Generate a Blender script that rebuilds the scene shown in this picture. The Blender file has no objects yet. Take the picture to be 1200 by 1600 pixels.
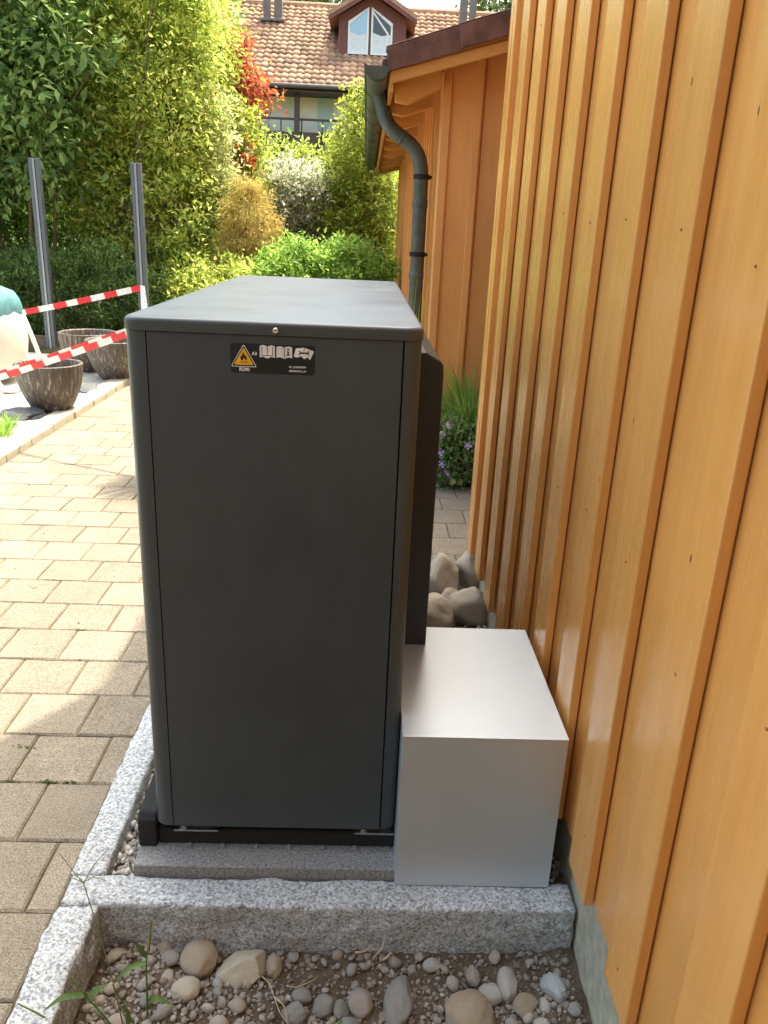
import bpy, bmesh, math, random
import numpy as np
from mathutils import Vector, Matrix, noise

random.seed(7)
scene = bpy.context.scene
C = scene.collection

# ------------------------------------------------------------------ camera
cam_d = bpy.data.cameras.new("camera")
cam_d.sensor_fit = 'VERTICAL'
cam_d.sensor_height = 36.0
cam_d.lens = 27.76
cam_d.clip_start = 0.02
cam_d.clip_end = 1200
cam = bpy.data.objects.new("camera", cam_d)
C.objects.link(cam)
RX = (0.99886, -0.03331, 0.03404)     # world X axis in camera terms (right, up, forward)
RY = (-0.02140, 0.33246, 0.94288)
RZ = (0.04213, 0.94188, -0.33332)
cam.matrix_world = Matrix(((RX[0], RX[1], -RX[2], 0.0),
                           (RY[0], RY[1], -RY[2], 0.0),
                           (RZ[0], RZ[1], -RZ[2], 1.52),
                           (0, 0, 0, 1)))
scene.camera = cam

# ------------------------------------------------------------------ light
SUN_EL = math.radians(66)
SUN_AZ = math.atan2(0.555, 0.832)      # from +Y towards +X
sun_dir = Vector((math.cos(SUN_EL) * math.sin(SUN_AZ), math.cos(SUN_EL) * math.cos(SUN_AZ), math.sin(SUN_EL)))
world = bpy.data.worlds.new("World")
scene.world = world
world.use_nodes = True
wn = world.node_tree
wn.nodes.clear()
sky = wn.nodes.new('ShaderNodeTexSky')
sky.sky_type = 'NISHITA'
sky.sun_disc = False
sky.sun_elevation = SUN_EL
sky.sun_rotation = SUN_AZ
sky.air_density = 1.6
sky.dust_density = 7.5
sky.ozone_density = 1.0
bg = wn.nodes.new('ShaderNodeBackground')
bg.inputs['Strength'].default_value = 0.15
wo = wn.nodes.new('ShaderNodeOutputWorld')
wn.links.new(sky.outputs[0], bg.inputs[0])
wn.links.new(bg.outputs[0], wo.inputs[0])
sl = bpy.data.lights.new("sun", 'SUN')
sl.energy = 2.0
sl.angle = math.radians(0.4)
sl.color = (1.0, 0.93, 0.80)
so = bpy.data.objects.new("sun", sl)
so.rotation_euler = (-sun_dir).to_track_quat('-Z', 'Y').to_euler()
C.objects.link(so)
scene.view_settings.view_transform = 'Standard'
scene.view_settings.look = 'None'
scene.view_settings.gamma = 1.0
scene.view_settings.use_curve_mapping = False
scene.view_settings.exposure = 2.08
scene.view_settings.use_white_balance = True
scene.view_settings.white_balance_temperature = 6550
scene.view_settings.white_balance_tint = 2
scene.cycles.max_bounces = 8
scene.cycles.diffuse_bounces = 4
scene.cycles.transparent_max_bounces = 8

# ------------------------------------------------------------------ helpers
WP = {}                                 # world position of every parent


def link(o, parent=None, loc=(0, 0, 0)):
    C.objects.link(o)
    loc = Vector(loc)
    if parent is not None:
        o.parent = parent
        o.location = loc - WP[parent.name]
    else:
        o.location = loc
    WP[o.name] = loc
    return o


def obj(name, me, m=None, parent=None, loc=(0, 0, 0), rot=None, scale=None):
    o = bpy.data.objects.new(name, me)
    if m is not None and len(me.materials) == 0:
        me.materials.append(m)
    link(o, parent, loc)
    if rot is not None:
        o.rotation_euler = rot
    if scale is not None:
        o.scale = scale
    return o


def tag(o, label, cat, group=None):
    o['label'] = label
    o['category'] = cat
    if group:
        o['group'] = group
    return o


def thing(name, loc, label, cat, group=None):
    e = bpy.data.objects.new(name, None)
    e.empty_display_size = 0.1
    link(e, None, loc)
    return tag(e, label, cat, group)


def struct(o):
    o['kind'] = 'structure'
    return o


def stuff(o):
    o['kind'] = 'stuff'
    return o


def mesh_np(name, V, F, smooth=False):
    """V (n,3) array, F (m,k) array with one polygon size."""
    V = np.asarray(V, dtype=np.float32)
    F = np.asarray(F, dtype=np.int32)
    me = bpy.data.meshes.new(name)
    k = F.shape[1]
    me.vertices.add(len(V))
    me.vertices.foreach_set('co', V.ravel())
    me.loops.add(F.size)
    me.loops.foreach_set('vertex_index', F.ravel())
    me.polygons.add(len(F))
    me.polygons.foreach_set('loop_start', np.arange(0, F.size, k, dtype=np.int32))
    if smooth:
        me.polygons.foreach_set('use_smooth', np.ones(len(F), dtype=bool))
    me.update(calc_edges=True)
    return me


class MB:
    def __init__(self):
        self.v = []
        self.f = []

    def add(self, vs, fs):
        b = len(self.v)
        self.v += [tuple(p) for p in vs]
        self.f += [tuple(b + i for i in f) for f in fs]
        return self

    def box(self, x0, x1, y0, y1, z0, z1):
        return self.add([(x0, y0, z0), (x1, y0, z0), (x1, y1, z0), (x0, y1, z0),
                         (x0, y0, z1), (x1, y0, z1), (x1, y1, z1), (x0, y1, z1)],
                        [(0, 3, 2, 1), (4, 5, 6, 7), (0, 1, 5, 4), (1, 2, 6, 5), (2, 3, 7, 6), (3, 0, 4, 7)])

    def prism(self, prof, y0, y1):
        """profile in (x,z), extruded along y"""
        n = len(prof)
        vs = [(x, y0, z) for x, z in prof] + [(x, y1, z) for x, z in prof]
        fs = [tuple(range(n)), tuple(range(2 * n - 1, n - 1, -1))]
        fs += [(i, n + i, n + (i + 1) % n, (i + 1) % n) for i in range(n)]
        return self.add(vs, fs)

    def tube(self, pts, rad, n=8, cap=True):
        pts = [Vector(p) for p in pts]
        if not hasattr(rad, '__len__'):
            rad = [rad] * len(pts)
        rings = []
        ref = None
        for i, p in enumerate(pts):
            t = (pts[min(i + 1, len(pts) - 1)] - pts[max(i - 1, 0)]).normalized()
            if ref is None:
                ref = Vector((0, 0, 1)) if abs(t.z) < 0.9 else Vector((1, 0, 0))
            a = (ref - t * ref.dot(t)).normalized()
            ref = a
            b = t.cross(a)
            rings.append([p + (a * math.cos(2 * math.pi * k / n) + b * math.sin(2 * math.pi * k / n)) * rad[i] for k in range(n)])
        vs = [q for r in rings for q in r]
        fs = []
        for i in range(len(rings) - 1):
            for k in range(n):
                fs.append((i * n + k, i * n + (k + 1) % n, (i + 1) * n + (k + 1) % n, (i + 1) * n + k))
        if cap:
            fs.append(tuple(range(n - 1, -1, -1)))
            fs.append(tuple(range((len(rings) - 1) * n, len(rings) * n)))
        return self.add(vs, fs)

    def lathe(self, prof, n=32, center=(0, 0, 0), closed=False):
        cx, cy, cz = center
        vs = []
        for r, z in prof:
            for k in range(n):
                a = 2 * math.pi * k / n
                vs.append((cx + r * math.cos(a), cy + r * math.sin(a), cz + z))
        fs = []
        for i in range(len(prof) - 1):
            for k in range(n):
                fs.append((i * n + k, i * n + (k + 1) % n, (i + 1) * n + (k + 1) % n, (i + 1) * n + k))
        return self.add(vs, fs)

    def mesh(self, name, smooth=False, bevel=0, segs=1, angle=None):
        me = bpy.data.meshes.new(name)
        me.from_pydata(self.v, [], self.f)
        bm = bmesh.new()
        bm.from_mesh(me)
        bmesh.ops.recalc_face_normals(bm, faces=bm.faces)
        if bevel:
            es = [e for e in bm.edges if len(e.link_faces) == 2 and e.calc_face_angle(0) > 0.5]
            bmesh.ops.bevel(bm, geom=es, offset=bevel, segments=segs, affect='EDGES', profile=0.5)
        bm.to_mesh(me)
        bm.free()
        if smooth:
            for p in me.polygons:
                p.use_smooth = True
        return me

    def build(self, name, m, parent=None, loc=(0, 0, 0), smooth=False, bevel=0, segs=1, rel=False):
        """vertices are world coordinates unless rel; the object's origin is put at loc"""
        if not rel and tuple(loc) != (0, 0, 0):
            self.v = [(x - loc[0], y - loc[1], z - loc[2]) for x, y, z in self.v]
        return obj(name, self.mesh(name, smooth, bevel, segs), m, parent, loc)


def shade_auto(me, ang=0.6):
    for p in me.polygons:
        p.use_smooth = True
    try:
        me.set_sharp_from_angle(angle=ang)
    except Exception:
        pass


# ------------------------------------------------------------------ materials
def nt(name):
    m = bpy.data.materials.new(name)
    m.use_nodes = True
    t = m.node_tree
    b = t.nodes['Principled BSDF']
    return m, t, b


def N(t, kind, **kw):
    n = t.nodes.new(kind)
    for k, v in kw.items():
        if k in n.inputs:
            n.inputs[k].default_value = v
        else:
            setattr(n, k, v)
    return n


def ramp(t, fac, stops):
    r = t.nodes.new('ShaderNodeValToRGB')
    el = r.color_ramp.elements
    while len(el) < len(stops):
        el.new(0.5)
    for e, (p, c) in zip(el, stops):
        e.position = p
        e.color = (c[0], c[1], c[2], 1)
    t.links.new(fac, r.inputs[0])
    return r.outputs[0]


def mixc(t, fac, a, b, mode='MIX'):
    n = t.nodes.new('ShaderNodeMix')
    n.data_type = 'RGBA'
    n.blend_type = mode
    for s, v in ((0, fac), (6, a), (7, b)):
        if hasattr(v, 'links') or hasattr(v, 'is_output'):
            t.links.new(v, n.inputs[s])
        else:
            n.inputs[s].default_value = v if s == 0 else (v[0], v[1], v[2], 1)
    return n.outputs[2]


def coords(t, rnd=True, scale=(1, 1, 1)):
    tc = t.nodes.new('ShaderNodeTexCoord')
    mp = t.nodes.new('ShaderNodeMapping')
    mp.inputs['Scale'].default_value = scale
    t.links.new(tc.outputs['Object'], mp.inputs[0])
    oi = t.nodes.new('ShaderNodeObjectInfo')
    if rnd:
        ml = t.nodes.new('ShaderNodeMath')
        ml.operation = 'MULTIPLY'
        ml.inputs[1].default_value = 37.0
        t.links.new(oi.outputs['Random'], ml.inputs[0])
        t.links.new(ml.outputs[0], mp.inputs['Location'])
    return mp.outputs[0], oi.outputs['Random']


def noi(t, co, scale, detail=4, rough=0.55):
    n = N(t, 'ShaderNodeTexNoise', Scale=scale, Detail=detail, Roughness=rough)
    t.links.new(co, n.inputs['Vector'])
    return n.outputs[0]


def bump(t, b, h, strength, dist):
    n = N(t, 'ShaderNodeBump', Strength=strength, Distance=dist)
    t.links.new(h, n.inputs['Height'])
    t.links.new(n.outputs[0], b.inputs['Normal'])
    return n


def hue_val(t, col, rnd, lo, hi):
    mr = N(t, 'ShaderNodeMapRange')
    mr.inputs[3].default_value = lo
    mr.inputs[4].default_value = hi
    t.links.new(rnd, mr.inputs[0])
    hv = t.nodes.new('ShaderNodeHueSaturation')
    t.links.new(mr.outputs[0], hv.inputs['Value'])
    t.links.new(col, hv.inputs['Color'])
    return hv.outputs[0]


def m_plain(name, col, rough=0.5, metal=0.0, nscale=40, var=0.15, bstr=0.0, bdist=0.001, spec=0.5, coat=0.0):
    m, t, b = nt(name)
    co, rnd = coords(t)
    n = noi(t, co, nscale, 5)
    c0 = [max(0, c * (1 - var)) for c in col]
    c1 = [c * (1 + var) for c in col]
    t.links.new(ramp(t, n, [(0.3, c0), (0.7, c1)]), b.inputs['Base Color'])
    b.inputs['Roughness'].default_value = rough
    b.inputs['Metallic'].default_value = metal
    b.inputs['Specular IOR Level'].default_value = spec
    b.inputs['Coat Weight'].default_value = coat
    if bstr:
        bump(t, b, n, bstr, bdist)
    return m


def m_coat(name, col, sky_sheen, rough=0.42):
    """powder coat; faces that look up are painted paler, standing in for sky sheen"""
    m, t, b = nt(name)
    co, rnd = coords(t, True)
    st_, _ = coords(t, True, (1, 1, 0.12))
    n = noi(t, st_, 26, 5, 0.65)
    n2 = noi(t, co, 6, 4, 0.6)
    fine = noi(t, co, 900, 2)
    c = mixc(t, 0.5, ramp(t, n, [(0.3, [v * 0.88 for v in col]), (0.75, [v * 1.14 for v in col])]), ramp(t, n2, [(0.3, [v * 0.85 for v in col]), (0.7, [v * 1.15 for v in col])]))
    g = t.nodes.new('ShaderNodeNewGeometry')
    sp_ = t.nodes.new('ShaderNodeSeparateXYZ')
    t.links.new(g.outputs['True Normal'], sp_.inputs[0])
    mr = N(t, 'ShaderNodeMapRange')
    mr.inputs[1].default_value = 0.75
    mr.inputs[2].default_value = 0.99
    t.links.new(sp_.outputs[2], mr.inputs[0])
    dn = ramp(t, n2, [(0.3, [v * 0.85 for v in sky_sheen]), (0.7, [v * 1.1 for v in sky_sheen])])
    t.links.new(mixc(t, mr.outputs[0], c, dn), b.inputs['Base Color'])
    t.links.new(ramp(t, n2, [(0.3, (rough - 0.06,) * 3), (0.7, (rough + 0.08,) * 3)]), b.inputs['Roughness'])
    b.inputs['Specular IOR Level'].default_value = 0.6
    bump(t, b, fine, 0.12, 0.0004)
    return m


def m_paver():
    m, t, b = nt("beige_concrete_paver")
    co, rnd = coords(t)
    fine = noi(t, co, 210, 3, 0.75)
    mid = noi(t, co, 60, 4, 0.6)
    big = noi(t, co, 9, 3)
    c = ramp(t, fine, [(0.34, (0.13, 0.104, 0.080)), (0.47, (0.31, 0.263, 0.207)), (0.62, (0.57, 0.505, 0.405))])
    c2 = mixc(t, 0.35, c, ramp(t, mid, [(0.35, (0.27, 0.215, 0.155)), (0.65, (0.44, 0.360, 0.258))]))
    c3 = mixc(t, 0.5, c2, ramp(t, big, [(0.3, (0.72, 0.70, 0.68)), (0.7, (1.0, 1.0, 1.0))]), 'MULTIPLY')
    t.links.new(hue_val(t, c3, rnd, 0.64, 0.78), b.inputs['Base Color'])
    b.inputs['Roughness'].default_value = 0.93
    b.inputs['Specular IOR Level'].default_value = 0.2
    bump(t, b, fine, 0.5, 0.0022)
    return m


def m_granite(dark=1.0, name="grey_granite"):
    m, t, b = nt(name)
    co, rnd = coords(t)
    v = N(t, 'ShaderNodeTexVoronoi', Scale=210)
    t.links.new(co, v.inputs['Vector'])
    sep = t.nodes.new('ShaderNodeSeparateColor')
    t.links.new(v.outputs['Color'], sep.inputs[0])
    n = noi(t, co, 110, 4, 0.7)
    c = ramp(t, sep.outputs[0], [(0.0, (0.06 * dark, 0.065 * dark, 0.075 * dark)), (0.22, (0.17 * dark, 0.18 * dark, 0.19 * dark)),
                                  (0.5, (0.40 * dark, 0.41 * dark, 0.42 * dark)), (1.0, (0.70 * dark, 0.70 * dark, 0.69 * dark))])
    c2 = mixc(t, 0.5, c, ramp(t, n, [(0.36, (0.11 * dark, 0.115 * dark, 0.125 * dark)), (0.62, (0.60 * dark, 0.61 * dark, 0.62 * dark))]))
    big = noi(t, co, 7, 3)
    c3 = mixc(t, 0.45, c2, ramp(t, big, [(0.3, (0.62, 0.6, 0.57)), (0.65, (1, 1, 1))]), 'MULTIPLY')
    t.links.new(c3, b.inputs['Base Color'])
    b.inputs['Roughness'].default_value = 0.8
    bump(t, b, noi(t, co, 160, 5, 0.7), 0.55, 0.003)
    return m


def m_stone(name, stops, var=(0.8, 1.2), fscale=60, speck=0.35):
    m, t, b = nt(name)
    co, rnd = coords(t)
    base = ramp(t, rnd, stops)
    n = noi(t, co, fscale, 5, 0.65)
    big = noi(t, co, 14, 3)
    c = mixc(t, speck, base, ramp(t, n, [(0.3, (0.12, 0.10, 0.085)), (0.7, (0.62, 0.56, 0.48))]))
    c2 = mixc(t, 0.6, c, ramp(t, big, [(0.3, (0.66, 0.63, 0.6)), (0.7, (1.05, 1.03, 1.0))]), 'MULTIPLY')
    t.links.new(c2, b.inputs['Base Color'])
    b.inputs['Roughness'].default_value = 0.78
    bump(t, b, n, 0.75, 0.0035)
    return m


def m_soil(name, a, c_, scale=30):
    m, t, b = nt(name)
    co, rnd = coords(t, False)
    n = noi(t, co, scale, 8, 0.7)
    n2 = noi(t, co, scale * 6, 4, 0.7)
    col = mixc(t, 0.5, ramp(t, n, [(0.3, a), (0.7, c_)]), ramp(t, n2, [(0.3, a), (0.75, c_)]))
    t.links.new(col, b.inputs['Base Color'])
    b.inputs['Roughness'].default_value = 0.97
    b.inputs['Specular IOR Level'].default_value = 0.15
    bump(t, b, n2, 0.8, 0.006)
    return m


def m_wood(name, a, b_, rough=0.36, axis='Z'):
    m, t, b = nt(name)
    sc = {'Z': (1, 1, 0.045), 'X': (0.045, 1, 1), 'Y': (1, 0.045, 1)}[axis]
    co, rnd = coords(t, True, sc)
    co2, _ = coords(t, True)
    g = noi(t, co, 130, 5, 0.65)
    g2 = noi(t, co, 28, 3, 0.5)
    pat = noi(t, co2, 2.3, 3)
    c = mixc(t, 0.55, ramp(t, g, [(0.28, a), (0.66, b_)]), ramp(t, g2, [(0.3, a), (0.7, b_)]))
    c = mixc(t, 0.7, c, ramp(t, pat, [(0.3, (0.86, 0.84, 0.80)), (0.7, (1.05, 1.04, 1.03))]), 'MULTIPLY')
    # small knots, nicks and worn specks
    vo = N(t, 'ShaderNodeTexVoronoi', Scale=11)
    mp = N(t, 'ShaderNodeMapping')
    mp.inputs['Scale'].default_value = {'Z': (1, 1, 0.4), 'X': (0.4, 1, 1), 'Y': (1, 0.4, 1)}[axis]
    t.links.new(co2, mp.inputs[0])
    t.links.new(mp.outputs[0], vo.inputs['Vector'])
    lt = N(t, 'ShaderNodeMath', operation='LESS_THAN')
    lt.inputs[1].default_value = 0.03
    t.links.new(vo.outputs['Distance'], lt.inputs[0])
    c = mixc(t, lt.outputs[0], c, (0.10, 0.05, 0.02))
    vo2 = N(t, 'ShaderNodeTexVoronoi', Scale=7.3)
    t.links.new(mp.outputs[0], vo2.inputs['Vector'])
    lt2 = N(t, 'ShaderNodeMath', operation='LESS_THAN')
    lt2.inputs[1].default_value = 0.016
    t.links.new(vo2.outputs['Distance'], lt2.inputs[0])
    c = mixc(t, lt2.outputs[0], c, (0.72, 0.52, 0.27))
    t.links.new(hue_val(t, c, rnd, 0.93, 1.07), b.inputs['Base Color'])
    rr = ramp(t, g2, [(0.3, (rough - 0.05,) * 3), (0.7, (rough + 0.10,) * 3)])
    t.links.new(rr, b.inputs['Roughness'])
    b.inputs['Specular IOR Level'].default_value = 0.5
    bump(t, b, g, 0.12, 0.0014)
    return m


def m_leaf(name, stops, trans=0.4, rough=0.45, tcol=None, patch=0.35):
    m = bpy.data.materials.new(name)
    m.use_nodes = True
    t = m.node_tree
    b = t.nodes['Principled BSDF']
    out = t.nodes['Material Output']
    g = t.nodes.new('ShaderNodeNewGeometry')
    tc = t.nodes.new('ShaderNodeTexCoord')
    pn = noi(t, tc.outputs['Object'], 2.2, 3)
    mx = t.nodes.new('ShaderNodeMix')
    mx.inputs[0].default_value = patch
    t.links.new(g.outputs['Random Per Island'], mx.inputs[2])
    t.links.new(pn, mx.inputs[3])
    c = ramp(t, mx.outputs[0], stops)
    t.links.new(c, b.inputs['Base Color'])
    b.inputs['Roughness'].default_value = rough
    b.inputs['Specular IOR Level'].default_value = 0.45
    tr = t.nodes.new('ShaderNodeBsdfTranslucent')
    hs = t.nodes.new('ShaderNodeHueSaturation')
    hs.inputs['Saturation'].default_value = 0.98
    hs.inputs['Value'].default_value = 1.7
    hs.inputs['Hue'].default_value = 0.49
    t.links.new(c, hs.inputs['Color'])
    t.links.new(hs.outputs[0], tr.inputs['Color'])
    ms = t.nodes.new('ShaderNodeMixShader')
    ms.inputs[0].default_value = trans
    t.links.new(b.outputs[0], ms.inputs[1])
    t.links.new(tr.outputs[0], ms.inputs[2])
    t.links.new(ms.outputs[0], out.inputs['Surface'])
    return m


M = {}
M['paver'] = m_paver()
M['sand'] = m_soil("joint_sand", (0.12, 0.085, 0.055), (0.27, 0.20, 0.13), 40)
M['granite'] = m_granite(1.18)
M['soil'] = m_soil("garden_soil", (0.050, 0.035, 0.024), (0.20, 0.150, 0.105), 26)
M['garden'] = m_soil("dark_garden_ground", (0.03, 0.03, 0.015), (0.10, 0.09, 0.045), 6)  # soil with a dark brown and green colour of its own
M['pebble'] = m_stone("river_pebble", [(0.0, (0.25, 0.25, 0.25)), (0.2, (0.48, 0.45, 0.40)), (0.4, (0.36, 0.35, 0.35)), (0.55, (0.58, 0.50, 0.40)),
                                       (0.7, (0.44, 0.35, 0.26)), (0.85, (0.66, 0.62, 0.56)), (1.0, (0.32, 0.30, 0.285))])
M['crumb'] = m_stone("soil_crumb", [(0.0, (0.15, 0.115, 0.083)), (1.0, (0.20, 0.155, 0.115))])
M['chip'] = m_stone("white_gravel_chip", [(0.0, (0.55, 0.53, 0.49)), (0.5, (0.66, 0.63, 0.58)), (1.0, (0.48, 0.44, 0.39))], speck=0.15)
M['greychip'] = m_stone("grey_gravel_chip", [(0.0, (0.28, 0.27, 0.26)), (1.0, (0.40, 0.38, 0.35))], speck=0.2)
M['boulder'] = m_stone("field_boulder", [(0.0, (0.50, 0.42, 0.33)), (1.0, (0.58, 0.51, 0.41))], fscale=90, speck=0.45)
STONE = {}
for nm, c in dict(tan=(0.52, 0.42, 0.30), grey=(0.29, 0.285, 0.265), cream=(0.66, 0.59, 0.45), blue=(0.30, 0.315, 0.32), brown=(0.40, 0.30, 0.20),
                  pale=(0.58, 0.55, 0.50), rose=(0.42, 0.35, 0.30), white=(0.60, 0.58, 0.53)).items():
    STONE[nm] = m_stone("stone_" + nm, [(0.0, c), (1.0, c)], speck=0.3)
M['speckle'] = m_granite(1.15, "speckled_granite_cobble")
M['anthracite'] = m_coat("anthracite_powder_coat", (0.044, 0.053, 0.060), (0.10, 0.105, 0.11), 0.42)
M['dark_plastic'] = m_plain("dark_guard_plastic", (0.026, 0.026, 0.027), 0.5, 0.0, 300, 0.1, 0.05)
M['seam'] = m_plain("black_seam", (0.006, 0.006, 0.006), 0.8)
M['steel'] = m_plain("bright_steel", (0.62, 0.60, 0.56), 0.28, 1.0, 60, 0.1)
M['galv'] = m_plain("galvanised_bracket", (0.34, 0.35, 0.37), 0.45, 1.0, 90, 0.25)
M['rubber'] = m_plain("black_rubber", (0.012, 0.012, 0.013), 0.85, 0.0, 260, 0.5, 0.6, 0.002)
M['slab'] = m_plain("dark_concrete_slab", (0.235, 0.23, 0.222), 0.9, 0.0, 160, 0.5, 0.6, 0.002)
M['alu'] = m_plain("satin_aluminium_sheet", (0.63, 0.67, 0.71), 0.44, 0.62, 3, 0.03)
M['wood'] = m_wood("orange_painted_timber", (0.73, 0.330, 0.088), (0.81, 0.405, 0.122), 0.24)
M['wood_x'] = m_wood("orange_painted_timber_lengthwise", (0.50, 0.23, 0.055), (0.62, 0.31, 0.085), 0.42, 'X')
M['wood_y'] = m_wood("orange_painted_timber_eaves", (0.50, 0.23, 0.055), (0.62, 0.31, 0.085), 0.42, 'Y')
M['wood_far'] = m_wood("orange_painted_timber_annexe", (0.68, 0.315, 0.095), (0.76, 0.375, 0.125), 0.5)
M['plinth'] = m_plain("concrete_plinth", (0.46, 0.43, 0.335), 0.92, 0.0, 30, 0.25, 0.4, 0.002)
M['light_block'] = m_plain("light_block_grey", (0.19, 0.19, 0.18), 0.8)  # for the unseen block added behind the camera
M['gutter'] = m_plain("dark_zinc", (0.075, 0.090, 0.085), 0.45, 0.3, 14, 0.25)
M['flash'] = m_plain("rusty_brown_sheet", (0.135, 0.062, 0.050), 0.55, 0.1, 9, 0.5)
M['tile'] = None
M['post'] = m_plain("grey_aluminium_post", (0.12, 0.13, 0.155), 0.4, 0.4, 30, 0.1)
M['white_tube'] = m_plain("white_enamel_tube", (0.80, 0.80, 0.78), 0.3)
M['shell'] = m_plain("cream_plastic_shell", (0.66, 0.64, 0.57), 0.45, 0.0, 4, 0.08)
M['teal'] = m_plain("teal_fabric", (0.095, 0.235, 0.26), 0.8, 0.0, 20, 0.2, 0.3, 0.004)
M['patio'] = m_plain("pale_patio_slab", (0.42, 0.41, 0.37), 0.85, 0.0, 12, 0.1, 0.2)
M['edging'] = m_plain("pale_sandstone", (0.42, 0.385, 0.30), 0.88, 0.0, 40, 0.18, 0.35, 0.002)
M['tape_r'] = m_plain("red_tape", (0.75, 0.02, 0.03), 0.35)
M['tape_w'] = m_plain("white_tape", (0.85, 0.85, 0.82), 0.35)
M['plank'] = m_plain("weathered_plank", (0.20, 0.145, 0.10), 0.85, 0.0, 30, 0.3)
M['rock'] = m_plain("dark_rock", (0.085, 0.09, 0.10), 0.7, 0.0, 25, 0.4, 0.4, 0.006)
M['bark'] = m_plain("brown_bark", (0.155, 0.115, 0.075), 0.9, 0.0, 40, 0.35, 0.6, 0.01)
M['root'] = m_plain("dry_root", (0.44, 0.33, 0.21), 0.85, 0.0, 60, 0.25)
M['petal'] = m_plain("violet_petal", (0.50, 0.30, 0.88), 0.5)
M['petal_pink'] = m_plain("pink_violet_petal", (0.80, 0.36, 0.90), 0.5)
M['eye'] = m_plain("flower_eye", (0.75, 0.65, 0.75), 0.6)


# ------------------------------------------------------------------ large structure: ground
def sheet(name, x0, x1, y0, y1, z, m):
    mb = MB()
    mb.add([(x0, y0, z), (x1, y0, z), (x1, y1, z), (x0, y1, z)], [(0, 1, 2, 3)])
    return struct(mb.build(name, m))


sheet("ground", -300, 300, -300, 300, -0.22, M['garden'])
mb = MB().box(-2.34, -0.668, -1.5, 3.36, -0.2, -0.009).box(-2.34, 2.2, 3.36, 8.3, -0.2, -0.0091)
pavement = struct(mb.build("pavement", M['sand']))
WP[pavement.name] = Vector((0, 0, 0))
struct(MB().box(-9, -2.50, 2.0, 9.55, -0.2, 0.030).build("patio", M['patio'], bevel=0.004))
# planted ground behind
gv, gf = [], []
nx, ny = 60, 40
for j in range(ny + 1):
    for i in range(nx + 1):
        x = -14 + 26 * i / nx
        y = 8.0 + 32 * j / ny
        z = 0.04 + 0.10 * noise.noise((x * 0.5, y * 0.5, 0))
        if y < 9.6 and x < -2.4:
            z = -0.1
        if -2.4 < x < 2.6 and y < 8.35:
            z = -0.05
        gv.append((x, y, z))
for j in range(ny):
    for i in range(nx):
        a = j * (nx + 1) + i
        gf.append((a, a + 1, a + nx + 2, a + nx + 1))
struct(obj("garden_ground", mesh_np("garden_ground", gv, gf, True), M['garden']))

# pavers ---------------------------------------------------------------
PIT, GAP = 0.2265, 0.0036
paver_cache = {}


def paver_mesh(w, d, seed):
    key = (round(w, 3), round(d, 3), seed)
    if key in paver_cache:
        return paver_cache[key]
    r = random.Random(seed * 100 + int(w * 1000))
    hx, hy = w / 2 - GAP / 2, d / 2 - GAP / 2
    ch = 0.0055

    def ring(ix, z, jit):
        out = []
        for sx, sy in ((-1, -1), (0, -1), (1, -1), (1, 0), (1, 1), (0, 1), (-1, 1), (-1, 0)):
            out.append((sx * (hx - ix) + r.uniform(-jit, jit), sy * (hy - ix) + r.uniform(-jit, jit), z + r.uniform(-jit, jit) * 0.3))
        return out
    a, b, c = ring(0, -0.06, 0), ring(0, -ch, 0.0012), ring(ch, 0, 0.0012)
    vs = a + b + c
    fs = []
    for k in range(8):
        q = (k + 1) % 8
        fs += [(k, q, 8 + q, 8 + k), (8 + k, 8 + q, 16 + q, 16 + k)]
    fs.append(tuple(range(16, 24)))
    me = bpy.data.meshes.new("paver")
    me.from_pydata(vs, [], fs)
    me.materials.append(M['paver'])
    paver_cache[key] = me
    return me


cells = []
for k in range(-6, 28):
    y0 = 2.3440 + k * PIT
    off = -0.970 if k % 2 == 0 else -1.083
    for i in range(-8, 16):
        xa, xb = off + i * PIT, off + (i + 1) * PIT
        lim = -0.672 if y0 + PIT < 3.40 else 2.2
        xa, xb = max(xa, -2.315), min(xb, lim)
        if xb - xa < 0.03 or y0 < 0.9:
            continue
        cells.append((0.5 * (xa + xb), y0 + PIT / 2, xb - xa))


def seen(c):
    q = c[0] / c[1]
    return (-0.52 < q < -0.26) or (0.05 < q < 0.24 and c[1] < 5.3)


vis = sorted([c for c in cells if seen(c)], key=lambda c: c[1])[:300]
vs_ = set(vis)
rest = [c for c in cells if c not in vs_]
for n, (x, y, w) in enumerate(vis):
    o = bpy.data.objects.new("paver", paver_mesh(w, PIT, n % 5))
    link(o, pavement, (x, y, random.uniform(-0.0015, 0.0015)))
    o.rotation_euler = (random.uniform(-0.004, 0.004), random.uniform(-0.004, 0.004), random.uniform(-0.004, 0.004))
mb = MB()
for n, (x, y, w) in enumerate(rest):
    me = paver_mesh(w, PIT, n % 5)
    mb.add([(v.co.x + x, v.co.y + y, v.co.z) for v in me.vertices], [tuple(p.vertices) for p in me.polygons])
stuff(mb.build("paver_field", M['paver'], pavement))
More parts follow.
